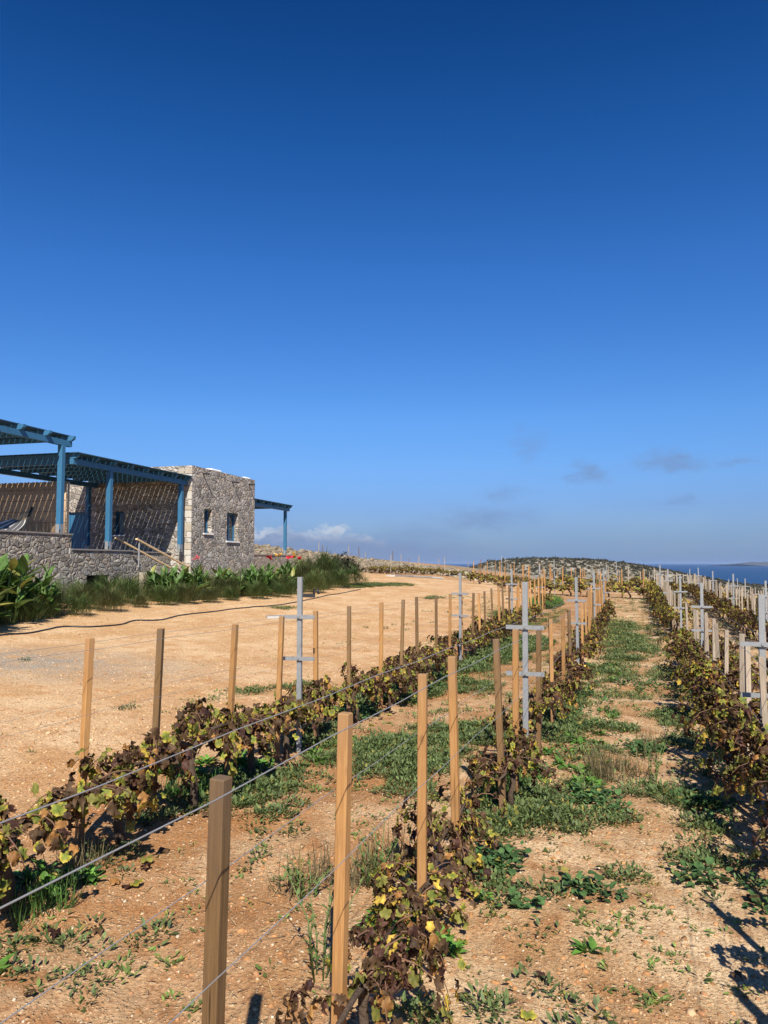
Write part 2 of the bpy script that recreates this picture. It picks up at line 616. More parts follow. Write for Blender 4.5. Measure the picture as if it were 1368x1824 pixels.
def m_wood(name, c1, c2, c3, grain=1.0, foot_dirt=0.7):
    """sawn stake: long grain, knots, stains; varies from stake to stake"""
    m, T, p, out = mat(name)
    tc = T.n('ShaderNodeTexCoord'); oi = T.n('ShaderNodeObjectInfo')
    off = T.n('ShaderNodeCombineXYZ', inp={0: T.math('MULTIPLY', oi.outputs['Random'], 17.0), 1: T.math('MULTIPLY', oi.outputs['Random'], 5.0), 2: T.math('MULTIPLY', oi.outputs['Random'], 31.0)})
    add = T.n('ShaderNodeVectorMath', operation='ADD')
    T.link(tc.outputs['Object'], add.inputs[0]); T.link(off.outputs[0], add.inputs[1])
    mp = T.n('ShaderNodeMapping', inp={'Vector': add.outputs[0], 'Scale': (1, 1, 0.035)})
    g = T.noise(mp.outputs[0], 130.0, 4, 0.6, 1.2)
    big = T.noise(add.outputs[0], 3.0, 3, 0.5)
    col = T.mix(T.smooth(g, 0.3, 0.7), c1, c2)
    col = T.mix(T.math('MULTIPLY', T.smooth(big, 0.45, 0.75), 0.6), col, c3)
    vk = T.n('ShaderNodeTexVoronoi', inp={'Vector': T.n('ShaderNodeMapping', inp={'Vector': add.outputs[0], 'Scale': (1, 1, 0.55)}).outputs[0], 'Scale': 7.0})
    kn = T.math('SUBTRACT', 1.0, T.smooth(vk.outputs['Distance'], 0.03, 0.13))
    col = T.mix(T.math('MULTIPLY', kn, 0.6), col, tuple(v * 0.42 for v in c1))
    oz = T.n('ShaderNodeSeparateXYZ', inp={0: tc.outputs['Object']}).outputs[2]
    sp = T.noise(T.n('ShaderNodeMapping', inp={'Vector': add.outputs[0], 'Scale': (1, 1, 0.012)}).outputs[0], 75.0, 2, 0.5, 0.6)
    crack = T.math('MULTIPLY', T.smooth(sp, 0.66, 0.70), T.smooth(T.noise(add.outputs[0], 4.0, 2, 0.5), 0.45, 0.6))
    col = T.mix(T.math('MULTIPLY', crack, 0.8), col, tuple(x * 0.25 for x in c1))
    st = T.noise(T.n('ShaderNodeMapping', inp={'Vector': add.outputs[0], 'Scale': (1, 1, 0.25)}).outputs[0], 22.0, 4, 0.6)
    grey = T.math('MULTIPLY', T.smooth(T.math('ADD', oz, T.math('MULTIPLY', T.math('SUBTRACT', st, 0.5), 0.35)), 0.95, 1.25), 0.65)
    col = T.mix(grey, col, tuple(0.55 * x + y for x, y in zip(c2, (0.05, 0.045, 0.04))))
    foot = T.math('SUBTRACT', 1.0, T.smooth(T.math('ADD', oz, T.math('MULTIPLY', T.math('SUBTRACT', st, 0.5), 0.3)), 0.05, 0.30))
    col = T.mix(T.math('MULTIPLY', foot, foot_dirt), col, (0.17, 0.10, 0.055))
    col = T.mix(T.math('MULTIPLY', T.smooth(st, 0.56, 0.72), 0.4), col, tuple(0.5 * x + 0.015 for x in c2))
    v = T.math('ADD', 0.78, T.math('MULTIPLY', oi.outputs['Random'], 0.44))
    hv = T.n('ShaderNodeHueSaturation', inp={'Value': v, 'Color': col})
    T.link(hv.outputs[0], p.inputs['Base Color'])
    p.inputs['Roughness'].default_value = 0.75
    p.inputs['Specular IOR Level'].default_value = 0.25
    bump(T, p, g, 0.35 * grain, 0.004)
    return m


def m_metal(name, base=(0.265, 0.27, 0.27), rough=0.55, metallic=0.35):
    m, T, p, out = mat(name)
    tc = T.n('ShaderNodeTexCoord')
    v = T.n('ShaderNodeTexVoronoi', inp={'Vector': tc.outputs['Object'], 'Scale': 70.0})
    n = T.noise(tc.outputs['Object'], 9.0, 4, 0.6)
    c = T.mix(T.math('MULTIPLY', T.n('ShaderNodeSeparateColor', inp={0: v.outputs['Color']}).outputs[0], 0.5), base, tuple(x * 1.25 for x in base))
    c = T.mix(T.math('MULTIPLY', T.smooth(n, 0.5, 0.8), 0.5), c, tuple(x * 0.6 for x in base))
    T.link(c, p.inputs['Base Color'])
    p.inputs['Metallic'].default_value = metallic
    T.link(T.math('ADD', rough - 0.1, T.math('MULTIPLY', n, 0.25)), p.inputs['Roughness'])
    return m


def m_masonry(name, scale=4.0, tone=1.0, warm=0.0, zs=1.35):
    """rubble stone: irregular stones, pale pointing"""
    m, T, p, out = mat(name)
    tc = T.n('ShaderNodeTexCoord')
    dn = T.n('ShaderNodeTexNoise', inp={'Vector': tc.outputs['Object'], 'Scale': 2.2, 'Detail': 2.0})
    ma = T.n('ShaderNodeVectorMath', operation='MULTIPLY_ADD')
    T.link(dn.outputs['Color'], ma.inputs[0]); ma.inputs[1].default_value = (0.42, 0.42, 0.30); T.link(tc.outputs['Object'], ma.inputs[2])
    mp = T.n('ShaderNodeMapping', inp={'Vector': ma.outputs[0], 'Scale': (1, 1, zs)})
    v1 = T.n('ShaderNodeTexVoronoi', inp={'Vector': mp.outputs[0], 'Scale': scale, 'Randomness': 0.95})
    ve = T.n('ShaderNodeTexVoronoi', feature='DISTANCE_TO_EDGE', inp={'Vector': mp.outputs[0], 'Scale': scale, 'Randomness': 0.95})
    sc = T.n('ShaderNodeSeparateColor', inp={0: v1.outputs['Color']})
    r = T.n('ShaderNodeValToRGB', inp={0: sc.outputs[0]})
    cr = r.color_ramp
    stops = [(0.0, (0.18, 0.16, 0.14)), (0.2, (0.26, 0.235, 0.205)), (0.42, (0.34, 0.31, 0.27)), (0.6, (0.30, 0.285, 0.27)), (0.75, (0.42, 0.385, 0.33)), (0.88, (0.35, 0.285, 0.225)), (1.0, (0.50, 0.465, 0.41))]
    while len(cr.elements) < len(stops): cr.elements.new(0.5)
    for e, (ps, c) in zip(cr.elements, stops):
        e.position = ps
        e.color = (c[0] * tone * (1 + 0.15 * warm), c[1] * tone, c[2] * tone * (1 - 0.2 * warm), 1)
    n = T.noise(tc.outputs['Object'], 16.0, 5, 0.7)
    col = T.mix(T.smooth(n, 0.3, 0.72), T.mix(1.0, r.outputs[0], (0.62, 0.6, 0.58), 'MULTIPLY'), T.mix(1.0, r.outputs[0], (1.2, 1.2, 1.18), 'MULTIPLY'))
    mort = T.math('MULTIPLY', T.math('SUBTRACT', 1.0, T.smooth(T.math('ADD', ve.outputs['Distance'], T.math('MULTIPLY', T.math('SUBTRACT', n, 0.5), 0.12)), 0.01, 0.10)), 0.75)
    n2 = T.noise(tc.outputs['Object'], 2.0, 3, 0.6)
    mc = T.mix(n2, (0.20 * tone, 0.165 * tone, 0.125 * tone), (0.36 * tone, 0.31 * tone, 0.25 * tone))
    col = T.mix(mort, col, mc)
    T.link(col, p.inputs['Base Color'])
    p.inputs['Roughness'].default_value = 0.9
    p.inputs['Specular IOR Level'].default_value = 0.15
    h = T.math('ADD', T.math('MULTIPLY', T.smooth(ve.outputs['Distance'], 0.0, 0.16), 1.0), T.math('ADD', T.math('MULTIPLY', n, 0.5), T.math('MULTIPLY', sc.outputs[1], 0.5)))
    bump(T, p, h, 0.9, 0.035)
    return m


def m_plain(name, c, rough=0.6, var=0.15, scale=6.0, spec=0.3, bs=0.0, metallic=0.0):
    m, T, p, out = mat(name)
    tc = T.n('ShaderNodeTexCoord')
    n = T.noise(tc.outputs['Object'], scale, 5, 0.65)
    col = T.mix(n, tuple(x * (1 - var) for x in c), tuple(min(1, x * (1 + var)) for x in c))
    T.link(col, p.inputs['Base Color'])
    p.inputs['Roughness'].default_value = rough
    p.inputs['Specular IOR Level'].default_value = spec
    p.inputs['Metallic'].default_value = metallic
    if bs: bump(T, p, n, bs, 0.02)
    return m


def m_ground():
    m, T, p, out = mat('soil')
    geo = T.n('ShaderNodeNewGeometry')
    P = geo.outputs['Position']
    z = T.n('ShaderNodeAttribute', attribute_name='zone')
    zs = T.n('ShaderNodeSeparateColor', inp={0: z.outputs['Color']})
    drive, scrub, grey = zs.outputs
    # patches of red earth, sand and stony crust
    a = T.noise(P, 0.9, 7, 0.62, 0.4)
    b = T.noise(P, 4.5, 6, 0.65, 0.3)
    fine = T.noise(P, 55.0, 5, 0.7)
    soil = T.mix(T.smooth(a, 0.38, 0.62), (0.45, 0.26, 0.12), (0.70, 0.515, 0.31))
    soil = T.mix(T.math('MULTIPLY', T.smooth(b, 0.47, 0.68), 0.75), soil, (0.35, 0.155, 0.06))
    ps = T.n('ShaderNodeSeparateXYZ', inp={0: P})
    nq = T.math('ADD', T.math('SUBTRACT', T.math('MULTIPLY', ps.outputs[0], UY), T.math('MULTIPLY', ps.outputs[1], UX)), T.math('MULTIPLY', T.math('SUBTRACT', b, 0.5), 1.2))
    soil = T.mix(T.math('MULTIPLY', T.math('SUBTRACT', 1.0, T.smooth(nq, -1.9, -0.9)), T.math('ADD', 0.25, T.math('MULTIPLY', T.smooth(T.noise(P, 1.6, 6, 0.65, 0.4), 0.36, 0.62), 0.5))), soil, (0.40, 0.18, 0.065))
    drv = T.mix(T.smooth(a, 0.35, 0.65), (0.62, 0.375, 0.18), (0.78, 0.55, 0.32))
    drv = T.mix(T.math('MULTIPLY', T.smooth(b, 0.50, 0.66), 0.65), drv, (0.54, 0.26, 0.095))
    nn = T.math('SUBTRACT', T.math('MULTIPLY', ps.outputs[0], UY), T.math('MULTIPLY', ps.outputs[1], UX))
    red = T.math('MULTIPLY', T.smooth(nn, -7.0, -3.6), T.smooth(T.noise(P, 1.3, 6, 0.65, 0.5), 0.36, 0.62))
    drv = T.mix(T.math('MULTIPLY', red, 0.6), drv, (0.50, 0.25, 0.10))
    col = T.mix(drive, soil, drv)
    gcol = T.mix(b, (0.30, 0.26, 0.21), (0.48, 0.43, 0.35))
    col = T.mix(T.math('MULTIPLY', grey, T.smooth(T.noise(P, 2.5, 5, 0.65), 0.25, 0.6)), col, gcol)
    # grit and small stones bedded in the surface
    wv = T.n('ShaderNodeVectorMath', operation='MULTIPLY_ADD')
    dn = T.n('ShaderNodeTexNoise', inp={'Vector': P, 'Scale': 30.0})
    T.link(dn.outputs['Color'], wv.inputs[0]); wv.inputs[1].default_value = (0.02, 0.02, 0.02); T.link(P, wv.inputs[2])
    v1 = T.n('ShaderNodeTexVoronoi', inp={'Vector': wv.outputs[0], 'Scale': 75.0})
    v2 = T.n('ShaderNodeTexVoronoi', inp={'Vector': wv.outputs[0], 'Scale': 28.0})
    r1 = T.n('ShaderNodeSeparateColor', inp={0: v1.outputs['Color']}); r2 = T.n('ShaderNodeSeparateColor', inp={0: v2.outputs['Color']})
    s1 = T.math('MULTIPLY', T.smooth(r1.outputs[0], 0.62, 0.75), T.math('SUBTRACT', 1.0, T.smooth(v1.outputs['Distance'], 0.25, 0.5)))
    s2 = T.math('MULTIPLY', T.smooth(r2.outputs[0], 0.80, 0.86), T.math('SUBTRACT', 1.0, T.smooth(v2.outputs['Distance'], 0.2, 0.42)))
    stone = T.math('MAXIMUM', s1, s2)
    sc = T.mix(r1.outputs[1], (0.60, 0.41, 0.22), (0.82, 0.66, 0.44))
    density = T.math('ADD', 0.35, T.math('MULTIPLY', T.smooth(T.noise(P, 1.7, 4, 0.6), 0.35, 0.65), 0.65))
    col = T.mix(T.math('MULTIPLY', stone, density), col, sc)
    dark = T.math('MULTIPLY', T.smooth(r1.outputs[2], 0.75, 0.9), 0.4)
    col = T.mix(dark, col, (0.25, 0.12, 0.055))
    col = T.mix(T.smooth(fine, 0.35, 0.7), T.mix(1.0, col, (0.72, 0.68, 0.64), 'MULTIPLY'), T.mix(1.0, col, (1.1, 1.1, 1.1), 'MULTIPLY'))
    # scrubland far off: pale limestone and olive ground
    sn = T.noise(P, 0.12, 6, 0.7, 0.4)
    scr = T.mix(T.smooth(sn, 0.4, 0.62), (0.15, 0.135, 0.09), (0.34, 0.30, 0.235))
    col = T.mix(scrub, col, scr)
    T.link(col, p.inputs['Base Color'])
    p.inputs['Roughness'].default_value = 0.95
    p.inputs['Specular IOR Level'].default_value = 0.1
    h = T.math('ADD', T.math('MULTIPLY', stone, 0.6), T.math('ADD', T.math('MULTIPLY', fine, 0.7), T.math('MULTIPLY', b, 1.2)))
    bump(T, p, h, 0.9, 0.02)
    return m


M = dict(
    soil=m_ground(),
    vine=m_leaf('vine_leaf', 0.22), weed=m_leaf('weed_leaf', 0.25, 0.55), canna=m_leaf('canna_leaf', 0.25, 0.42, 0.45), grass=m_leaf('grass_blade', 0.25, 0.6),
    pebble=m_tint('pebble', 0.9), bark=m_plain('vine_bark', (0.10, 0.07, 0.05), 0.9, 0.5, 30, 0.1, 0.8),
    cane=m_plain('vine_cane', (0.16, 0.085, 0.05), 0.7, 0.3, 20),
    pine=m_wood('fresh_pine', (0.34, 0.165, 0.055), (0.45, 0.245, 0.092), (0.28, 0.14, 0.052)),
    aged=m_wood('aged_pine', (0.135, 0.075, 0.030), (0.21, 0.122, 0.052), (0.16, 0.105, 0.055)),
    greywood=m_wood('grey_weathered_wood', (0.27, 0.205, 0.145), (0.42, 0.34, 0.25), (0.30, 0.24, 0.18)),
    zinc=m_metal('galvanised_steel'), wire=m_metal('wire_steel', (0.29, 0.285, 0.28), 0.55, 0.3),
    masonry=m_masonry('rubble_masonry', 5.0, 1.22, -0.1), masonry_near=m_masonry('rubble_masonry_terrace', 5.0, 1.0, 0.0), quoin=m_plain('limewashed_quoin', (0.50, 0.46, 0.40), 0.85, 0.2, 8, 0.2, 0.5),
    slab=m_plain('pale_step_stone', (0.40, 0.34, 0.26), 0.85, 0.25, 7, 0.2, 0.4), cope=m_plain('slate_coping', (0.25, 0.23, 0.21), 0.8, 0.25, 6, 0.2, 0.3),
    white=m_plain('limewash', (0.78, 0.76, 0.72), 0.8, 0.08, 4), floor=m_plain('terrace_paving', (0.35, 0.31, 0.26), 0.8, 0.2, 4),
    blue=m_plain('blue_paint', (0.038, 0.140, 0.255), 0.5, 0.18, 5, 0.3), bluedark=m_plain('slat_blue_shaded', (0.025, 0.07, 0.115), 0.65, 0.2, 6, 0.25),  # slat blue is darkened: shade under the roof put into the colour
    glass=m_plain('window_glass', (0.04, 0.06, 0.075), 0.08, 0.1, 2, 0.6), dark=m_plain('near_black', (0.02, 0.02, 0.022), 0.7, 0.2, 3),  # near-black stands in for unlit insides of openings; also colours the spouts
    rail=m_wood('pale_rail_wood', (0.56, 0.38, 0.20), (0.68, 0.50, 0.29), (0.54, 0.36, 0.19), 1.0, 0.0), black=m_plain('black_plastic', (0.02, 0.02, 0.022), 0.45, 0.3, 8, 0.4),
    concrete=m_plain('concrete', (0.42, 0.40, 0.37), 0.85, 0.15, 6, 0.2, 0.3),
)

# ------------------------------------------------------------------ ground, hill, sea
def build_ground():
    t = np.linspace(-1, 1, 760)
    xs = 2600 * np.sinh(7.4 * t) / math.sinh(7.4)
    t2 = np.linspace(-0.62, 1, 860)
    ys = 3.0 + 2600 * np.sinh(7.4 * t2) / math.sinh(7.4)
    X, Y = np.meshgrid(xs, ys)
    X = X.ravel(); Y = Y.ravel()
    Z = gz(X, Y)
    far = sstep(np.hypot(X, Y), 700, 1300)
    Z = Z * (1 - far) + np.minimum(Z, -90) * far
    n, s = xy_ns(X, Y)
    zone = np.zeros((len(X), 3))
    dr = zone_drive(X, Y)
    zone[:, 0] = dr
    zone[:, 1] = np.clip(sstep(np.hypot(X, Y), 85, 130) + sstep(n, 9, 13) * 0.35, 0, 1)
    gx, gy = on_ground(20, 1178)
    zone[:, 2] = np.clip(1.25 - np.hypot((X - gx) / 2.6, (Y - gy) / 1.5), 0, 1)
    trk = sstep(n, 8.2, 9.2) * (1 - sstep(n, 13, 15)) * sstep(s, 36, 42) * (1 - sstep(s, 84, 95))
    zone[:, 2] = np.maximum(zone[:, 2], trk); zone[:, 1] *= 1 - trk
    V = np.stack([X, Y, Z], 1)
    nx, ny = len(xs), len(ys)
    i = np.arange(nx - 1)[None, :] + nx * np.arange(ny - 1)[:, None]
    F = np.stack([i, i + 1, i + nx + 1, i + nx], -1).reshape(-1, 4)
    o = ob('ground', mesh_np('ground', V, F, M['soil'], smooth=True, extra={'zone': zone}))
    tag(o, 'stony orange earth of the vineyard and the pale dirt driveway', 'ground', kind='structure')


build_ground()


def build_sea():
    m, T, p, out = mat('sea_water')
    geo = T.n('ShaderNodeNewGeometry')
    n = T.noise(geo.outputs['Position'], 0.004, 6, 0.6)
    n2 = T.noise(T.n('ShaderNodeMapping', inp={'Vector': geo.outputs['Position'], 'Scale': (0.25, 1, 1)}).outputs[0], 0.05, 6, 0.65)
    T.link(T.mix(n, (0.010, 0.045, 0.125), (0.018, 0.065, 0.16)), p.inputs['Base Color'])
    p.inputs['Roughness'].default_value = 0.55
    p.inputs['Specular IOR Level'].default_value = 0.25
    bump(T, p, n2, 0.6, 3.0)
    mb = MB()
    R = 42000
    N = 64
    rings = [300, 1500, 6000, R]
    V = [(r * math.cos(2 * math.pi * k / N), r * math.sin(2 * math.pi * k / N), -46.0) for r in rings for k in range(N)]
    F = [(a * N + k, (a + 1) * N + k, (a + 1) * N + (k + 1) % N, a * N + (k + 1) % N) for a in range(3) for k in range(N)]
    o = ob('sea', mesh_np('sea', V, F, m))
    tag(o, 'dark blue open sea below the headland', 'sea', kind='structure')


build_sea()


# ------------------------------------------------------------------ the stone house
H_ROT = math.radians(-16.0)
C0 = Vector((-6.53, 26.0, 0))
HM = Matrix.Translation(C0) @ Matrix.Rotation(H_ROT, 4, 'Z')


def Zc(v):
    return CAM_Z + v


def hw(m, a, v):
    """house coordinates (outward, along, above eye level) to world"""
    return HM @ Vector((m, a, Zc(v)))


def wall_cells(mb, axis, u0, u1, z0, z1, t0, t1, ops):
    us = sorted({u0, u1} | {o[0] for o in ops} | {o[1] for o in ops})
    zs = sorted({z0, z1} | {o[2] for o in ops} | {o[3] for o in ops})
    for a, b in zip(us, us[1:]):
        run = None
        for c, d in zip(zs, zs[1:]):
            um, zm = (a + b) / 2, (c + d) / 2
            if any(o[0] < um < o[1] and o[2] < zm < o[3] for o in ops): continue
            if axis == 'y': mb.box(t0, t1, a, b, c, d)
            else: mb.box(a, b, t0, t1, c, d)


def window_unit(parent, axis, u0, u1, z0, z1, t_out, sgn, label=None):
    """axis 'y': opening in a wall facing +x (sgn 1); axis 'x': facing -y (sgn -1). frame set back from the face"""
    fr = MB(); pn = MB(); sl = MB()
    rec = 0.17
    w = 0.065
    def bx(mb, a, b, c, d, f0, f1):
        lo, hi = sorted((t_out - sgn * f0, t_out - sgn * f1))
        if axis == 'y': mb.box(lo, hi, a, b, c, d)
        else: mb.box(a, b, lo, hi, c, d)
    e = 0.002
    bx(fr, u0 + e, u0 + w, z0 + e, z1 - e, rec, rec + 0.07); bx(fr, u1 - w, u1 - e, z0 + e, z1 - e, rec, rec + 0.07)
    bx(fr, u0 + w, u1 - w, z1 - w, z1 - e, rec, rec + 0.07); bx(fr, u0 + w, u1 - w, z0 + e, z0 + w, rec, rec + 0.07)
    if u1 - u0 > 0.7:
        um = (u0 + u1) / 2
        bx(fr, um - 0.03, um + 0.03, z0 + w, z1 - w, rec + 0.005, rec + 0.06)
    f = fr.build('window', M['blue'], parent)
    if label: f['label'] = label
    bx(pn, u0 + w, u1 - w, z0 + w, z1 - w, rec + 0.03, rec + 0.045)
    pn.build('pane', M['glass'], f)
    bx(sl, u0 - 0.06, u1 + 0.06, z0 - 0.05, z0 - 0.002, -0.05, rec)
    sl.build('sill', M['white'], f)
    bk = MB(); bx(bk, u0 - 0.01, u1 + 0.01, z0 - 0.01, z1 + 0.01, 0.40, 0.43); bk.build('dark_backing', M['dark'], f)  # dark sheet behind the pane, the unlit room put into its colour


def build_house():
    H = empty('stone_house', C0, H_ROT, 'flat-roofed rubble stone house with small blue windows', 'house')
    g = -0.2
    zt = Zc(3.32)
    op1 = (0.876, 1.435, Zc(1.05), Zc(1.90)); op2 = (2.58, 3.49, Zc(0.82), Zc(1.88))
    op3 = (-3.07, -2.62, Zc(0.98), Zc(1.80)); opd = (-5.0, -4.2, Zc(-0.10), Zc(1.81))
    mb = MB(); wall_cells(mb, 'y', 0.45, 4.9, g, zt, -0.45, 0.0, [op1, op2]); mb.box(-0.45, 0, 0.0, 0.45, g, zt)
    mb.build('wall', M['masonry'], H)
    mb = MB(); wall_cells(mb, 'x', -4.1, -0.45, g, zt - 0.003, 0.0, 0.45, [op3]); mb.build('wall', M['masonry'], H)
    mb = MB(); mb.box(-4.1, -0.45, 4.45, 4.9, g, zt - 0.003); mb.box(-4.1, -3.65, 0.45, 4.45, g, zt - 0.003); mb.build('wall', M['masonry'], H)
    mb = MB(); wall_cells(mb, 'x', -8.5, -4.1, g, Zc(2.89), 0.06, 0.5, [opd]); mb.box(-8.5, -8.05, 0.5, 4.9, g, Zc(2.89)); mb.box(-8.05, -4.1, 4.45, 4.9, g, Zc(2.89)); mb.build('wall', M['masonry'], H)
    mb = MB(); mb.box(-3.65, -0.45, 0.45, 4.45, zt - 0.38, zt - 0.2); mb.box(-8.05, -4.1, 0.5, 4.45, Zc(2.5), Zc(2.7)); r = mb.build('roof', M['white'], H)
    mb = MB()
    for (y0, y1, x0, x1, h) in ((1.55, 2.35, -0.5, -0.12, 0.09), (2.6, 2.8, -0.4, -0.15, 0.05), (4.25, 4.72, -0.42, -0.1, 0.07), (0.5, 0.62, -2.4, -1.0, 0.06)):
        mb = MB(); mb.cham(x0, x1, y0, y1, zt + 0.002, zt + h, 0.03); mb.build('parapet_cap', M['white'], r)
    qw = MB(); qs = MB(); k = 0; z = Zc(-0.4)
    while z < zt - 0.08:
        h = 0.15 + 0.17 * ((k * 7) % 5) / 5; h = min(h, zt - 0.01 - z)
        w = (0.17, 0.36, 0.20, 0.44, 0.28, 0.13)[k % 6]
        (qw if k % 3 != 1 else qs).cham(-w, 0.005, -0.010, 0.07, z + 0.025, z + h, 0.018); k += 1; z += h
        if k % 2: qs.cham(-w - 0.05 - 0.12 - 0.1 * ((k * 3) % 4) / 4, -w - 0.03, -0.012, 0.05, z - h + 0.03, z - 0.01, 0.02)
    qw.build('quoins', M['quoin'], H); qs.build('corner_stones', M['slab'], H)
    window_unit(H, 'y', *op1[:2], *op1[2:], 0.0, 1)
    window_unit(H, 'y', *op2[:2], *op2[2:], 0.0, 1)
    window_unit(H, 'x', *op3[:2], *op3[2:], 0.0, -1)
    # blue door with boards
    mb = MB(); n = 6; x0, x1 = opd[0] + 0.06, opd[1] - 0.06
    for i in range(n):
        a = x0 + (x1 - x0) * i / n; b = x0 + (x1 - x0) * (i + 1) / n
        mb.box(a + 0.004, b - 0.004, 0.16, 0.20, opd[2] + 0.01, opd[3] - 0.07)
    mb.box(x0, x1, 0.203, 0.23, opd[2] + 0.01, opd[3] - 0.07)
    d = mb.build('door', M['blue'], H)
    mb = MB(); mb.box(opd[0] + 0.002, x0, 0.14, 0.24, opd[2], opd[3] - 0.002); mb.box(x1, opd[1] - 0.002, 0.14, 0.24, opd[2], opd[3] - 0.002); mb.box(x0, x1, 0.14, 0.24, opd[3] - 0.07, opd[3] - 0.002)
    mb.build('door_frame', M['blue'], d)
    mb = MB(); mb.tube([(x1 - 0.08, 0.15, Zc(0.85)), (x1 - 0.08, 0.10, Zc(0.85)), (x1 - 0.2, 0.10, Zc(0.85))], 0.012); mb.build('handle', M['zinc'], d)
    for y, v in ((0.75, 3.12), (2.95, 3.05), (4.35, 3.1)):
        mb = MB(); mb.tube([(-0.1, y, Zc(v)), (0.16, y, Zc(v) - 0.012), (0.26, y, Zc(v) - 0.03)], 0.028, 10); mb.build('rain_spout', M['dark'], H)


build_house()


def build_terraces():
    # lower terrace with its parapet, cellar openings and stair bay
    T1 = empty('stone_terrace', HM @ Vector((0, -3, 0)), H_ROT, 'lower rubble stone terrace with steps in front of the house', 'terrace')
    off = Matrix.Translation((0, 3, 0))
    def B(mb, x0, x1, y0, y1, z0, z1): mb.box(x0, x1, y0 + 3, y1 + 3, z0, z1)
    g = -0.2
    e = 0.003
    opa = (-5.39 + 3, -4.42 + 3, Zc(-0.95), Zc(-0.33)); opb = (-2.0 + 3, -1.1 + 3, Zc(-0.95), Zc(-0.33))
    mb = MB(); wall_cells(mb, 'y', -6.05 + 3, -3.3 + 3, g, Zc(0.34), -0.4, 0.0, [opa]); mb.build('retaining_wall', M['masonry_near'], T1)
    mb = MB(); B(mb, -1.15, -0.75, -2.55, -e, g, Zc(0.33)); mb.build('retaining_wall', M['masonry_near'], T1)
    mb = MB(); wall_cells(mb, 'y', -3.3 + 3, -e + 3, g, Zc(-0.62), -0.25, -0.02, []); B(mb, -0.25, -0.02, -3.3, -2.1, Zc(-0.62), Zc(-0.05)); mb.build('retaining_wall', M['masonry_near'], T1)
    mb = MB(); B(mb, -0.43, 0.03, -6.05, -3.28, Zc(0.342), Zc(0.38)); B(mb, -1.18, -0.72, -2.57, -e, Zc(0.332), Zc(0.37)); mb.build('coping', M['cope'], T1)
    mb = MB(); B(mb, -5.5, -1.16, -6.04, -e, Zc(-0.4), Zc(-0.10)); B(mb, -1.16, -0.41, -6.04, -3.3, Zc(-0.4), Zc(-0.103)); mb.build('floor', M['floor'], T1)
    mb = MB(); B(mb, -0.36, -0.3, -5.45, -4.35, Zc(-1.0), Zc(-0.3)); mb.build('cellar_dark_panel', M['dark'], T1)  # panel inside the opening, its near-black colour stands in for cellar shade
    st = MB()
    for i in range(6):
        y0 = -2.1 + i * 0.34; z = Zc(-0.16 - 0.145 * i)
        B(st, -0.72, -0.255, y0 + e, y0 + 0.36, g, z)
    B(st, -0.72, -0.255, -3.3, -2.1, g, Zc(-0.055)); s = st.build('steps', M['slab'], T1)
    st = MB(); B(st, -1.1, -0.55, -3.2, -2.58, Zc(-0.05), Zc(0.34)); B(st, 0.0, 0.32, -2.95, -2.2, g, Zc(-0.28)); B(st, 0.0, 0.6, -2.2 + e, -1.6, g, Zc(-0.44)); st.build('step_block', M['slab'], T1)
    mb = MB(); B(mb, -0.02, 0.012, -2.05, -1.1, Zc(-0.66), Zc(-0.36)); mb.build('cellar_dark_panel', M['dark'], T1)  # solid panel on the wall face, painted dark as an unlit opening
    # upper terrace nearer the camera
    T2 = empty('stone_terrace', HM @ Vector((0, -10, 0)), H_ROT, 'higher rubble stone terrace at the left edge, carrying the bamboo screen', 'terrace')
    mb = MB(); mb.box(-0.75, 0.004, -7.0, 3.94, g, Zc(0.73)); mb.box(-0.75, -0.405, 3.94, 4.35, g, Zc(0.728)); mb.build('retaining_wall', M['masonry_near'], T2)
    mb = MB(); mb.box(-0.78, 0.03, -7.0, 3.97, Zc(0.732), Zc(0.77)); mb.build('coping', M['cope'], T2)
    mb = MB(); mb.box(-5.6, -0.76, -7.0, 4.1, Zc(-0.2), Zc(0.28)); mb.build('floor', M['floor'], T2)
    mb = MB(); mb.box(-5.6, -0.76, 4.11, 4.35, g, Zc(0.6)); mb.build('side_wall', M['masonry_near'], T2)
    # terrace behind the house
    T3 = empty('stone_terrace', HM @ Vector((-2.3, 9, 0)), H_ROT, 'low stone terrace wall under the farthest pergola, behind the house', 'terrace')
    mb = MB(); mb.box(-0.4, 0.0, -4.0, 5.6, 0.2, Zc(0.38)); mb.box(-4.5, -0.4, 5.2, 5.6, 0.2, Zc(0.377)); mb.build('retaining_wall', M['masonry_near'], T3)
    mb = MB(); mb.box(-0.43, 0.03, -4.0, 5.63, Zc(0.382), Zc(0.42)); mb.build('coping', M['cope'], T3)
    mb = MB(); mb.box(-4.4, -0.41, -4.0, 5.15, 0.2, Zc(0.1)); mb.build('floor', M['floor'], T3)


build_terraces()


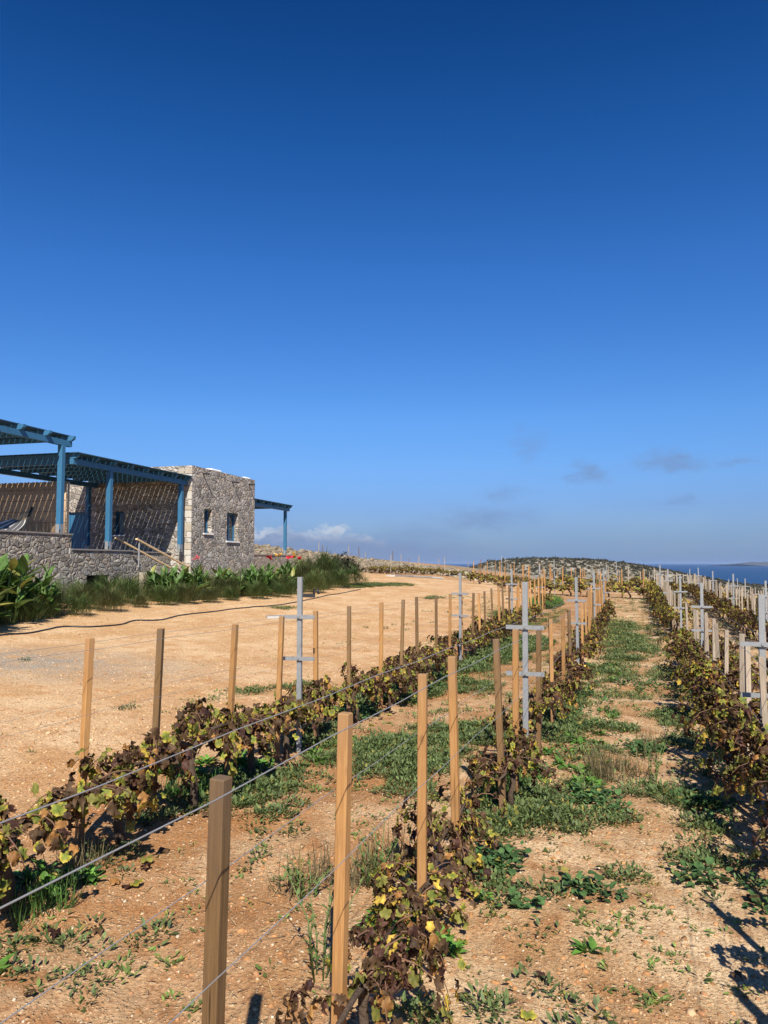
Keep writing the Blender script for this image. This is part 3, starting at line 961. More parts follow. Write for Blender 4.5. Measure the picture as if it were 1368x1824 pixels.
def build_pergola(label, m0, a0, a1, depth, vbase, vbeam, posts, back_posts, n_raf, near_tie=False, over=0.26):
    P = empty('pergola', HM @ Vector((m0, (a0 + a1) / 2, 0)), H_ROT, label, 'pergola', 'blue pergolas of the house')
    c = (a0 + a1) / 2
    def L(m, a, v): return (m - m0, a - c, Zc(v))
    for (m, a) in posts + back_posts:
        mb = MB(); x, y, _ = L(m, a, 0); mb.cham(x - 0.07, x + 0.07, y - 0.07, y + 0.07, Zc(vbase) + 0.10, Zc(vbeam), 0.008)
        po = mb.build('post', M['blue'], P)
        mb = MB()
        mb.box(x - 0.078, x - 0.0715, y - 0.05, y + 0.05, Zc(vbase), Zc(vbase) + 0.24); mb.box(x + 0.0715, x + 0.078, y - 0.05, y + 0.05, Zc(vbase), Zc(vbase) + 0.24)
        mb.box(x - 0.05, x + 0.05, y - 0.078, y - 0.0715, Zc(vbase), Zc(vbase) + 0.24)
        mb.box(x - 0.03, x + 0.03, y - 0.03, y + 0.03, Zc(vbase), Zc(vbase) + 0.098); mb.build('post_shoe', M['zinc'], po)
    bh = 0.15
    for m in (m0, m0 - depth + 0.25):
        mb = MB(); x = m - m0; mb.box(x - 0.06, x + 0.06, a0 - c + 0.1, a1 - c, Zc(vbeam) + 0.001, Zc(vbeam) + bh); mb.build('beam', M['blue'], P)
    if near_tie:
        mb = MB(); mb.box(-depth + 0.32, -0.062, a0 - c + 0.1, a0 - c + 0.2, Zc(vbeam) + 0.001, Zc(vbeam) + bh - 0.003); mb.build('beam', M['blue'], P)
    zr = Zc(vbeam) + bh + 0.002
    for i in range(n_raf):
        y = a0 - c + 0.14 + (a1 - a0 - 0.22) * i / (n_raf - 1)
        mb = MB()
        # rafter with a splayed end
        pts = [(-depth, zr), (0.12, zr), (0.20, zr + 0.06), (0.20, zr + 0.125), (-depth, zr + 0.125)]
        b = len(mb.v)
        mb.v += [(p[0], y - 0.045, p[1]) for p in pts] + [(p[0], y + 0.045, p[1]) for p in pts]
        for f in ((0, 1, 2, 3, 4), (9, 8, 7, 6, 5), (0, 5, 6, 1), (1, 6, 7, 2), (2, 7, 8, 3), (3, 8, 9, 4), (4, 9, 5, 0)):
            mb.f.append(f); mb.sm.append(False)
        mb.build('rafter', M['blue'], P)
    mb = MB(); x = over
    zb = zr + 0.127
    while x > -depth - 0.1:
        mb.box(x - 0.1715, x, a0 - c, a1 - c, zb, zb + 0.024); x -= 0.1884
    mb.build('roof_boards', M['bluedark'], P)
    return P


build_pergola('blue timber pergola shading the terrace wall of the stone house', -0.2, -5.98, -0.03, 3.8, 0.38, 2.64, [(-0.2, -0.35), (-0.2, -4.22)], [(-3.75, -0.45), (-3.75, -5.4)], 8, True)
build_pergola('taller blue pergola cut off by the left edge, over the bamboo screen', -0.2, -13.5, -5.95, 4.0, 0.77, 3.08, [(-0.2, -6.28), (-0.2, -10.2)], [(-4.0, -10.2)], 9, False, 0.04)
build_pergola('farthest blue pergola jutting out behind the stone house', -2.3, 5.0, 13.75, 3.6, 0.42, 2.68, [(-2.36, 13.45)], [(-5.6, 13.45)], 11, False)


def build_screen():
    m, T, p, out = mat('bamboo_reed')
    tc = T.n('ShaderNodeTexCoord')
    mp = T.n('ShaderNodeMapping', inp={'Vector': tc.outputs['Object'], 'Scale': (1, 1, 0.03)})
    n = T.noise(mp.outputs[0], 85.0, 3, 0.7)
    n2 = T.noise(tc.outputs['Object'], 3.0, 3, 0.5)
    col = T.mix(T.smooth(n, 0.32, 0.68), (0.33, 0.20, 0.10), (0.66, 0.47, 0.29))
    col = T.mix(T.math('MULTIPLY', n2, 0.4), col, (0.50, 0.36, 0.24))
    T.link(col, p.inputs['Base Color']); p.inputs['Roughness'].default_value = 0.7
    S = empty('bamboo_screen', HM @ Vector((-2.68, -5.62, Zc(0.60))), H_ROT, 'tan bamboo reed screen standing on the higher terrace', 'screen')
    me = MB()
    k = 0; x = -2.1
    while x < 2.14:
        r = 0.011 + 0.004 * ((k * 37) % 7) / 7
        h = 1.60 + 0.03 * ((k * 53) % 11) / 11
        me.tube([(x, 0.004 * ((k * 29) % 5 - 2), 0), (x + 0.004, 0, h)], r, 5)
        x += r * 1.85; k += 1
    me.build('reeds', m, S)
    mb = MB()
    for z in (0.2, 0.5, 0.8, 1.1, 1.4): mb.tube([(-2.1, -0.02, z), (2.14, -0.02, z)], 0.004, 5)
    mb.build('binding_wires', M['cane'], S)
    for x in (2.17, 0.0, -2.1):
        mb = MB(); mb.tube([(x, 0.045, -0.3), (x, 0.045, 1.60)], 0.03, 8); mb.build('pole', M['rail'], S)


build_screen()


def build_hammock():
    top = at_depth(57, 906, 20.05); foot = at_depth(38, 955, 19.3)
    mb = MB(); d = (top - foot).normalized()
    mb.tube([foot - d * 0.1, foot, top, top + d * 0.06], 0.035, 10)
    S = ob('hammock_stand', mb.mesh('hammock_stand', M['black']))
    # a base rail back along the terrace floor
    tag(S, 'slanting black hammock stand arm in front of the bamboo screen', 'stand')
    m, T, p, out = mat('striped_canvas')
    a = T.n('ShaderNodeAttribute', attribute_name='tint')
    T.link(a.outputs['Color'], p.inputs['Base Color']); p.inputs['Roughness'].default_value = 0.85
    H = empty('hammock', top, 0, 'black and white striped hammock slung beside the bamboo screen', 'hammock')
    A = Vector((0, 0, 0)); E = at_depth(-150, 935, 16.8) - top
    nseg, nw = 22, 36
    V = []; C = []
    gather = 0.13
    for i in range(nseg + 1):
        t = gather + (1 - 2 * gather) * i / nseg
        q = A.lerp(E, t)
        sag = -1.05 * 4 * t * (1 - t) * 0.55
        wd = 0.52 * min(1, (math.sin(math.pi * (t - gather * 0.8) / (1 - 1.6 * gather))) ** 0.6 + 0.06)
        side = Vector((0.75, 0.62, 0)).normalized()
        for j in range(nw + 1):
            w = (j / nw - 0.5) * 2
            c = q + side * (w * wd) + Vector((0, 0, sag + 0.22 * w * w * wd - 0.015 * math.cos(j * 1.7)))
            V.append(tuple(c))
            st = (j // 2) % 4
            C.append(((0.05, 0.05, 0.055), (0.55, 0.53, 0.50), (0.05, 0.05, 0.055), (0.12, 0.12, 0.13))[st])
    F = [(i * (nw + 1) + j, i * (nw + 1) + j + 1, (i + 1) * (nw + 1) + j + 1, (i + 1) * (nw + 1) + j) for i in range(nseg) for j in range(nw)]
    o = ob('cloth', mesh_np('cloth', V, F, m, tint=np.array(C), smooth=True), H)
    so = o.modifiers.new('thickness', 'SOLIDIFY'); so.thickness = 0.006
    mb = MB()
    for j in range(0, nw + 1, 4):
        mb.tube([(0, 0, 0), V[j]], 0.004, 5)
        mb.tube([tuple(E), V[nseg * (nw + 1) + j]], 0.004, 5)
    mb.tube([(0.02, 0.02, 0.05), (0, 0, 0)], 0.02, 6)
    mb.build('cords', M['rail'], H)


build_hammock()


def build_handrail(label, p0, p1, posts):
    R = empty('handrail', p0, 0, label, 'handrail', 'timber handrails of the terrace steps')
    p0 = Vector(p0)
    mb = MB(); d = (Vector(p1) - p0)
    mb.bar(Vector((0, 0, 0)), d, 0.07, 0.045); mb.build('rail', M['rail'], R)
    for t, dn in posts:
        q = d * t; mb = MB(); mb.box(q.x - 0.018, q.x + 0.018, q.y - 0.018, q.y + 0.018, q.z - dn, q.z - 0.024); mb.build('post', M['zinc'], R)


build_handrail('pale sloping timber handrail on the near side of the terrace steps', at_depth(206, 958, 23.2), at_depth(305, 1012, 25.3), [(0.04, 0.85), (0.86, 0.8)])
build_handrail('pale sloping timber handrail against the terrace wall behind the steps', at_depth(243, 960, 22.95), at_depth(335, 1010, 25.75), [(0.05, 0.8), (0.88, 0.8)])


# ------------------------------------------------------------------ dry stone walls, rubble, kerbs
def limestone(n, k=1.0):
    base = np.array([[0.52, 0.44, 0.34]]) * rnd(n, 0.55, 1.15)[:, None]
    base[:, 2] *= rnd(n, 0.8, 1.05); base[:, 0] *= rnd(n, 0.95, 1.12)
    return np.clip(base * k, 0, 0.85)


def stone_wall(label, P1, P2, t0, t1, top, size, thick, density, k=1.0, cat='wall'):
    P1 = np.array(P1, float); P2 = np.array(P2, float)
    L = np.hypot(*(P2 - P1)); d = (P2 - P1) / L; nn = np.array((d[1], -d[0]))
    Ps = []; Ss = []
    N = int(L * (t1 - t0) * density)
    t = rnd(N, t0, t1); w = rnd(N, 0, thick)
    x = P1[0] + d[0] * L * t + nn[0] * w; y = P1[1] + d[1] * L * t + nn[1] * w
    g = gz(P1[0] + d[0] * L * t + nn[0] * thick * 1.3, P1[1] + d[1] * L * t + nn[1] * thick * 1.3)
    h = np.maximum(top(t) - g, 0.15)
    f = rnd(N) ** 0.9
    # slight batter: low stones stick out more
    f = np.minimum(f, 1.08 - 0.75 * w / thick)
    z = g + h * np.maximum(f, 0.0) + rnd(N, -0.05, 0.06)
    S = size * rnd(N, 0.45, 1.25)
    V, F, C = stones(np.stack([x, y, z], 1), S, limestone(N, k))
    c = np.array((P1[0] + d[0] * L * (t0 + t1) / 2, P1[1] + d[1] * L * (t0 + t1) / 2))
    o = ob('dry_stone_wall', mesh_np('dry_stone_wall', V - np.array((c[0], c[1], 0)), F, M['pebble'], tint=C))
    o.location = (c[0], c[1], 0)
    return tag(o, label, cat)


stone_wall('long pale dry stone wall climbing the bank behind the driveway', WALL_P1, WALL_P2, -0.35, 1.02, wall_top, 0.20, 1.0, 420, 0.52)
bx, by = 6.2, 61.5
r1 = rnd(420) ** 0.5 * 1.0; a1 = rnd(420, 0, 6.283)
px_, py_ = bx + 3.0 * r1 * np.cos(a1), by + 1.3 * r1 * np.sin(a1)
V, F, C = stones(np.stack([px_ - bx, py_ - by, gz(px_, py_) + (1 - r1) * rnd(420, 0, 0.55)], 1), rnd(420, 0.1, 0.3), limestone(420, 0.75))
o = ob('rubble_pile', mesh_np('rubble_pile', V, F, M['pebble'], tint=C)); o.location = (bx, by, 0)
tag(o, 'heap of pale rubble at the far end of the driveway', 'rubble pile', kind='thing')


def gtop(P1, P2, h):
    P1 = np.array(P1); P2 = np.array(P2)
    return lambda t: gz(P1[0] + (P2[0] - P1[0]) * t, P1[1] + (P2[1] - P1[1]) * t) + h


for lab, A, B_, hh in (('upper pale dry stone wall below the vines near the sea', (1205, 1050, 84), (1420, 1056, 84), 0.7),
                       ('lower pale dry stone wall running to the right edge', (1240, 1060, 63), (1440, 1076, 60), 0.6)):
    q1 = at_depth(*A); q2 = at_depth(*B_)
    stone_wall(lab, (q1.x, q1.y), (q2.x, q2.y), 0, 1, gtop((q1.x, q1.y), (q2.x, q2.y), hh), 0.24, 0.7, 60, 1.05)


def strip(name, label, cat, pts, w, h, m):
    mb = MB()
    for (x0, y0), (x1, y1) in zip(pts, pts[1:]):
        mb.bar((x0, y0, gz1(x0, y0) + h / 2 - 0.005), (x1, y1, gz1(x1, y1) + h / 2 - 0.005), w, h)
    return tag(mb.build(name, m), label, cat)


q = [on_ground(696, 1027), on_ground(730, 1027.5), on_ground(764, 1029), on_ground(785, 1031)]
strip('concrete_kerb', 'flat pale concrete kerb at the far edge of the driveway', 'kerb', q, 0.5, 0.10, M['concrete'])
x, y = on_ground(490, 1101)
mb = MB(); mb.cham(-0.22, 0.22, -0.16, 0.16, -0.03, 0.025, 0.01)
h = empty('inspection_cover', (x, y, gz1(x, y, False) + 0.015), 0.3, 'small grey inspection cover set in the dirt driveway', 'cover')
mb.build('frame', M['concrete'], h)
mb = MB(); mb.cham(-0.18, 0.18, -0.12, 0.12, 0.026, 0.034, 0.004); mb.build('lid', M['zinc'], h)


def hose(label, pxs, r):
    pts = []
    P = [on_ground(*p) for p in pxs]
    for i in range(len(P) - 1):
        for k in range(8):
            t = k / 8
            # Catmull-Rom
            p0 = np.array(P[max(i - 1, 0)]); p1 = np.array(P[i]); p2 = np.array(P[i + 1]); p3 = np.array(P[min(i + 2, len(P) - 1)])
            c = 0.5 * (2 * p1 + (p2 - p0) * t + (2 * p0 - 5 * p1 + 4 * p2 - p3) * t * t + (3 * p1 - p0 - 3 * p2 + p3) * t ** 3)
            pts.append((c[0], c[1], gz1(c[0], c[1]) + r * 0.8))
    mb = MB(); mb.tube(pts, r, 8)
    return tag(mb.build('irrigation_hose', M['black']), label, 'hose')


hose('black irrigation hose lying along the edge of the planting bed', [(-60, 1142), (0, 1134), (60, 1128), (110, 1118), (160, 1118), (215, 1114), (240, 1107), (285, 1106), (330, 1096), (400, 1088), (450, 1082), (500, 1078), (540, 1071), (580, 1062), (610, 1057), (645, 1050)], 0.017)
x, y = on_ground(549, 1064)
V = empty('valve_box', (x, y, gz1(x, y)), 0.2, 'small black irrigation valve at the foot of the grasses', 'valve')
mb = MB(); mb.cham(-0.22, 0.22, -0.12, 0.12, -0.02, 0.12, 0.02); mb.build('body', M['black'], V)
mb = MB(); mb.tube([(0.2, 0, 0.05), (0.2, 0, 0.26), (0.32, 0, 0.26), (0.36, 0, 0.1)], 0.045, 8); mb.build('outlet', M['black'], V)


# ------------------------------------------------------------------ far scrub and shrubs
def bush_geo(X, Y, S, n_leaf, cols, leaf=0.4, zoff=0.0, hgt=0.8):
    N = len(X)
    g = gz(X, Y)
    rep = n_leaf
    u = unit(N * rep); u[:, 2] = np.abs(u[:, 2])
    r = rnd(N * rep, 0.55, 1.0)
    lump = 1 + 0.25 * np.sin(u[:, 0] * 5 + np.repeat(rnd(N, 0, 6), rep)) * np.cos(u[:, 1] * 6)
    SS = np.repeat(S, rep)
    P = np.stack([np.repeat(X, rep), np.repeat(Y, rep), np.repeat(g, rep) + zoff], 1) + u * np.stack([r * lump, r * lump, r * lump * hgt], 1) * SS[:, None]
    tv, tf = tpl_broad(0.35, -0.2, 3, 0.2)
    C = np.repeat(cols, rep, 0) * rnd(N * rep, 0.6, 1.35)[:, None]
    return scat(tv, tf, P, rot_from(u + 0.5 * unit(N * rep), unit(N * rep)), SS * leaf * rnd(N * rep, 0.6, 1.3), C)


def build_scrub():
    N = 7500
    X = rnd(N, 20, 250); Y = rnd(N, 290, 470)
    keep = fbm(X * 0.03, Y * 0.03, 31, 3) > 0.27
    X, Y = X[keep], Y[keep]
    S = rnd(len(X), 0.45, 1.15) * np.where(rnd(len(X)) < 0.1, 1.5, 1)
    base = np.array([[0.070, 0.068, 0.048]]) * rnd(len(X), 0.6, 1.3)[:, None]
    g1 = bush_geo(X, Y, S, 26, base, 0.62)
    X = rnd(900, 34, 140); Y = rnd(900, 95, 190)
    n, s = xy_ns(X, Y); k = n > 10; X, Y = X[k], Y[k]
    g2 = bush_geo(X, Y, rnd(len(X), 0.5, 1.3), 30, np.array([[0.040, 0.052, 0.024]]) * rnd(len(X), 0.6, 1.3)[:, None], 0.5)
    V, F, C = cat_geo([g1, g2])
    tag(ob('scrub', mesh_np('scrub', V, F, M['grass'], tint=C)), 'dark maquis scrub dotting the pale headland', 'scrub', kind='stuff')


build_scrub()


def shrub(px, py, Y, w, h, col, label):
    p = at_depth(px, py, Y)
    n = 900
    u = unit(n); u[:, 2] = np.abs(u[:, 2])
    r = rnd(n, 0.3, 1.0)
    lump = 1 + 0.3 * np.sin(u[:, 0] * 6) * np.cos(u[:, 1] * 5)
    P = u * np.stack([r * lump * w, r * lump * w, r * lump * h], 1)
    tv, tf = tpl_broad(0.25, -0.2, 3, 0.2)
    V, F, C = scat(tv, tf, P, rot_from(u + 0.6 * unit(n), u + 0.7 * unit(n) + np.array((0, 0, 0.6))), rnd(n, 0.12, 0.28), np.array([col]) * rnd(n, 0.5, 1.4)[:, None])
    o = empty('shrub', (p.x, p.y, gz1(p.x, p.y)), 0, label, 'shrub')
    ob('foliage', mesh_np('foliage', V, F, M['grass'], tint=C), o)
    mb = MB()
    for k in range(7):
        a = k * 0.9; mb.tube([(0, 0, -0.1), (0.4 * w * math.cos(a), 0.4 * w * math.sin(a), 0.5 * h), (0.8 * w * math.cos(a + .2), 0.8 * w * math.sin(a + .2), 1.05 * h)], [0.03, 0.02, 0.006], 5)
    mb.build('branches', M['bark'], o)


shrub(607, 995, 44, 0.8, 1.1, (0.035, 0.045, 0.02), 'dark twiggy shrub rising above the grasses by the stone wall')
shrub(624, 1000, 44.6, 0.55, 0.8, (0.05, 0.05, 0.025), 'smaller dark shrub at the end of the grasses before the wall')


# ------------------------------------------------------------------ the vineyard
ORD = ['', 'first', 'second', 'third', 'fourth', 'fifth', 'sixth', 'seventh', 'eighth', 'ninth', 'tenth', 'eleventh', 'twelfth', 'thirteenth',
       'fourteenth', 'fifteenth', 'sixteenth', 'seventeenth', 'eighteenth', 'nineteenth', 'twentieth'] + \
      ['twenty-' + w for w in ('first', 'second', 'third', 'fourth', 'fifth', 'sixth', 'seventh', 'eighth', 'ninth')] + ['thirtieth'] + \
      ['thirty-' + w for w in ('first', 'second', 'third', 'fourth', 'fifth', 'sixth', 'seventh', 'eighth', 'ninth')] + ['fortieth'] + \
      ['forty-' + w for w in ('first', 'second', 'third', 'fourth', 'fifth', 'sixth', 'seventh', 'eighth', 'ninth')]

ROWS = {
    'A': dict(n=([0, 3, 5, 6.4, 9, 40], [-3.2, -3.15, -3.05, -2.85, -2.80, -2.87]), phrase='driveway-side row', ends=(-1.0, 27.2)),
    'B': dict(n=([0, 1.5, 3, 5, 6.3, 40], [-1.02, -0.97, -0.94, -0.87, -0.84, -0.85]), phrase='row left of lane', ends=(-1.0, 27.0)),
    'C': dict(n=([0, 4, 6.25, 12.8, 19, 40], [0.84, 0.86, 0.885, 1.0, 1.06, 1.02]), phrase='row right of lane', ends=(-1.0, 36.0)),
    'D': dict(n=([0, 40], [2.93, 2.93]), phrase='second row right of lane', ends=(18.3, 44.5)),
    'E': dict(n=([0, 40], [4.85, 4.85]), phrase='third row right of lane', ends=(30.6, 48.0)),
    'F': dict(n=([0, 40], [6.8, 6.8]), phrase='fourth row right of lane', ends=(42.6, 51.0)),
}


def row_xy(r, s):
    n = float(np.interp(s, *ROWS[r]['n']))
    return ns_xy(n, s)


def s_at_px(r, px, py=1100):
    q = ray(px, py); k = q.x / q.y
    ss = np.linspace(-1, 60, 6101)
    n = np.interp(ss, *ROWS[r]['n'])
    x, y = ns_xy(n, ss)
    ok = y > 0.6
    i = np.argmin(np.where(ok, np.abs(x / np.where(ok, y, 1) - k), 9e9))
    return float(ss[i])


STAKE_PX = {
    'A': [(150, 1135, 'p'), (277, 1120, 'a'), (408, 1112, 'p'), (495, 1098, 'p'), (565, 1088, 'p'), (622, 1080, 'a'), (678, 1073, 'p'), (713, 1068, 'a'),
          (743, 1063, 'a'), (777, 1061, 'a'), (800, 1058, 'p'), (822, 1057, 'p'), (841, 1056, 'a'), (855, 1056, 'p'), (864, 1053, 'a'), (878, 1048, 'a'), (890, 1045, 'p')],
    'B': [(378, 1381, 'a'), (603, 1270, 'p'), (750, 1200, 'p'), (812, 1168, 'p'), (893, 1138, 'a'), (916, 1121, 'p'), (956, 1120, 'a'), (981.5, 1103, 'p'),
          (1002.5, 1093, 'p'), (1014, 1086, 'a'), (1036, 1074, 'p'), (1044, 1067, 'p')],
    'C': [(1363, 1170, 'g'), (1328, 1146, 'g'), (1317, 1129, 'g'), (1288, 1122, 'g'), (1279.5, 1111, 'g'), (1269, 1102, 'g'), (1259, 1095, 'g'), (1253, 1091, 'g'),
          (1243, 1087, 'g'), (1237, 1087, 'g'), (1224, 1073, 'g'), (1207, 1060, 'g'), (1202, 1057, 'g'), (1197, 1051, 'g')],
}
METAL_S = {'A': [6.39, 13.0, 19.1, 25.3], 'B': [6.33, 12.7, 18.7, 25.0], 'C': [0.1, 6.25, 12.76, 19.0, 25.3, 31.5],
           'D': [19.6, 25.6, 31.7, 38.0, 44.0], 'E': [31.7, 38.0, 44.2], 'F': [44.3, 50.4]}
WOOD = {'p': 'pine', 'a': 'aged', 'g': 'greywood'}
LOOK = {'p': 'yellowish pine', 'a': 'brown weathered', 'g': 'pale grey'}

_b = MB().cham(-0.0202, 0.0202, -0.0202, 0.0202, -0.12, 1.2, 0.003)
STAKE_ME = {k: _b.mesh('wooden_stake', M[v]) for k, v in WOOD.items()}


def stake(x, y, z, h, kind, rz, lean, label, group):
    o = ob('wooden_stake', STAKE_ME[kind])
    o.location = (x, y, z)
    o.rotation_euler = (lean[0], lean[1], rz)
    o.scale = (1, 1, h / 1.2)
    return tag(o, label, 'stake', group)


# galvanised post: open channel with two crossbars
def chan(mb, x0, x1, z0, z1, y, w=0.0025):
    mb.box(x0, x1, y, y + w, z0, z1)


_p = MB()
_p.box(-0.021, 0.021, 0.0, 0.004, -0.15, 1.55); _p.box(-0.021, -0.017, 0.004, 0.032, -0.15, 1.55); _p.box(0.017, 0.021, 0.004, 0.032, -0.15, 1.55)
for _k in range(12):
    _z = 0.10 + 0.115 * _k
    if abs(_z - 0.82) > 0.04 and abs(_z - 1.187) > 0.04: _p.box(-0.027, -0.021, 0.008, 0.016, _z, _z + 0.022)
POST_ME = _p.mesh('post', M['zinc'])
_c = MB(); _c.box(-0.152, 0.152, -0.020, -0.017, -0.016, 0.016); _c.box(-0.152, 0.152, -0.017, -0.001, 0.013, 0.016); _c.box(-0.152, 0.152, -0.017, -0.001, -0.016, -0.013)
CROSS_ME = _c.mesh('crossbar', M['zinc'])
_d = MB(); _d.tube([(0, -0.0195, 0), (0, -0.027, 0)], 0.010, 8); BOLT_ME = _d.mesh('bolt', M['zinc'])


def metal_post(x, y, rz, label, group, lean=(0, 0), parts=True):
    o = empty('trellis_post', (x, y, gz1(x, y)), rz, label, 'trellis post', group)
    o.rotation_euler = (lean[0], lean[1], rz)
    ob('post', POST_ME, o)
    for z in (1.187, 0.82):
        c = ob('crossbar', CROSS_ME, o); c.location = (0, 0, z + random.uniform(-0.01, 0.01))
        c.rotation_euler = (0, random.uniform(-0.012, 0.012), 0)
        if parts:
            b = ob('bolt', BOLT_ME, c); b.location = (0, 0, 0)
    return o


# ---- grape vines
PAL = {
    'brown': ((0.080, 0.047, 0.025), (0.12, 0.070, 0.034)), 'maroon': ((0.062, 0.030, 0.023), (0.10, 0.042, 0.026)),
    'gy': ((0.13, 0.18, 0.035), (0.48, 0.38, 0.055)), 'yellow': ((0.56, 0.43, 0.065), (0.46, 0.27, 0.06)),
    'olive': ((0.17, 0.18, 0.04), (0.25, 0.21, 0.05)), 'ob': ((0.30, 0.14, 0.045), (0.38, 0.21, 0.065)), 'green': ((0.09, 0.17, 0.035), (0.14, 0.2, 0.04)),
}
MIX_BROWN = dict(brown=0.36, maroon=0.13, gy=0.20, yellow=0.05, olive=0.18, ob=0.08)
MIX_MAROON = dict(brown=0.46, maroon=0.28, gy=0.09, yellow=0.035, olive=0.07, ob=0.065)
MIX_YELLOW = dict(brown=0.30, maroon=0.10, gy=0.25, yellow=0.11, olive=0.17, ob=0.07)
MIX_DARK = dict(brown=0.50, maroon=0.20, gy=0.10, yellow=0.03, olive=0.11, ob=0.06)


def vine_colors(n, mix):
    keys = list(mix); w = np.array([mix[k] for k in keys]); w = w / w.sum()
    pick = RNG.choice(len(keys), n, p=w)
    cc = np.array([PAL[k][0] for k in keys])[pick]; rc = np.array([PAL[k][1] for k in keys])[pick]
    e = VLEAF[2][None, :, None]
    ew = np.clip(e * rnd(n, 0.5, 1.3)[:, None, None] + (RNG.normal(size=(n, len(VLEAF[2]), 1)) * 0.16) * (e > 0.5), 0, 1)
    C = cc[:, None, :] * (1 - ew) + rc[:, None, :] * ew
    dry = np.isin(np.array(keys)[pick], ('brown', 'maroon', 'ob')) & (rnd(n) < 0.85)
    return C * rnd(n, 0.7, 1.3)[:, None, None], dry


def leaf_scat(P, R_, S, C, dry):
    out = [scat(tp[0], tp[1], P[m_], R_[m_], S[m_], C[m_]) for tp, m_ in ((VLEAF, ~dry), (VDRY, dry)) if m_.any()]
    return cat_geo(out)


def vine_variant(seed, mix, hl=0.48, zc=0.40, reach=0.34, nshoot=15, per=12, leaf=(0.07, 0.12), droop=0.75):
    r = np.random.default_rng(seed)
    shoots = []
    tr = MB()
    bx_ = r.uniform(-0.05, 0.05)
    tr.tube([(0.02, 0.0, -0.06), (bx_, 0.015, 0.12), (-bx_, -0.02, 0.25), (0.01, 0.0, zc - 0.04)], [0.03, 0.023, 0.021, 0.026], 8)
    for sg in (-1, 1):
        tr.tube([(0.01, 0, zc - 0.05), (0.12 * sg, 0.01, zc + 0.01), (hl * 0.6 * sg, -0.01, zc + r.uniform(-0.02, 0.03)), (hl * 0.95 * sg, 0.0, zc)], [0.018, 0.014, 0.011, 0.006], 6)
    cn = MB()
    P = []; N_ = []; Tp = []
    for k in range(nshoot):
        x0 = r.uniform(-hl, hl)
        side = r.choice([-1, 1])
        L = r.uniform(0.6, 1.25) * reach
        d = np.array((r.uniform(-0.6, 0.6), side * r.uniform(0.25, 1.0), r.uniform(-0.1, 1.0)))
        d = d / np.linalg.norm(d)
        p = np.array((x0, 0.0, zc)); pts = [p.copy()]
        nst = 6
        for i in range(nst):
            d = d + np.array((r.uniform(-0.2, 0.2), 0, -droop * (i + 1) / nst * 0.75)); d = d / np.linalg.norm(d)
            p = p + d * L / nst; p[2] = max(p[2], 0.05); pts.append(p.copy())
        cn.tube(pts, [0.005, 0.0045, 0.004, 0.0035, 0.003, 0.0025, 0.002], 4)
        pts = np.array(pts)
        for i in range(per):
            t = r.uniform(0.05, 1.0) * nst; j = min(int(t), nst - 1); f = t - j
            q = pts[j] * (1 - f) + pts[j + 1] * f
            out = np.array((r.normal() * 0.5, (q[1] * 3 + side * 0.3) + r.normal() * 0.5, r.normal() * 0.4 + 0.45))
            P.append(q + r.normal(size=3) * 0.025); N_.append(out)
            Tp.append(np.array((r.normal() * 0.7, side * 0.4 + r.normal() * 0.5, -0.75 + r.normal() * 0.4)))
    P = np.array(P); P[:, 2] = np.maximum(P[:, 2], 0.04)
    n = len(P)
    nr = np.array(N_); nr /= np.linalg.norm(nr, axis=1, keepdims=True)
    S = r.uniform(*leaf, n)[:, None] * np.stack([r.uniform(0.75, 1.05, n), np.ones(n), r.uniform(0.4, 1.7, n)], 1)
    # dried leaves are curled and smaller
    C, dry = vine_colors(n, mix)
    S[dry, 2] *= 1.3
    V, F, Cc = leaf_scat(P, rot_from(nr, np.array(Tp)), S, C, dry)
    return dict(fol=mesh_np('foliage', V, F, M['vine'], tint=Cc, smooth=True), trunk=tr.mesh('trunk', M['bark']), canes=cn.mesh('canes', M['cane']))


VV = {
    'A': [vine_variant(100 + k, MIX_BROWN, leaf=(0.045, 0.078), nshoot=16 + 2 * (k % 3), per=18, zc=0.36, reach=0.31) for k in range(4)],
    'B': [vine_variant(200 + k, MIX_MAROON if k % 2 else MIX_BROWN, leaf=(0.042, 0.08), nshoot=12 + 2 * (k % 3), per=18, zc=0.36, reach=0.36, droop=0.95) for k in range(5)],
    'D': [vine_variant(350 + k, MIX_DARK, nshoot=19, per=17, zc=0.48, reach=0.48, leaf=(0.05, 0.092), droop=0.6) for k in range(3)],
    'C': [vine_variant(300 + k, MIX_YELLOW if k % 2 else dict(MIX_BROWN, gy=0.22, yellow=0.08), nshoot=21 + k % 3, per=18, zc=0.48, reach=0.50, leaf=(0.05, 0.092), droop=0.6) for k in range(5)],
}


def vine(x, y, rz, var, label, group, sc=(1, 1, 1), parts=True):
    v = VV[var][random.randrange(len(VV[var]))]
    o = empty('grape_vine', (x, y, gz1(x, y)), rz, label, 'grape vine', group)
    ob('foliage', v['fol'], o); ob('trunk', v['trunk'], o)
    if parts: ob('canes', v['canes'], o)
    o.scale = sc
    return o


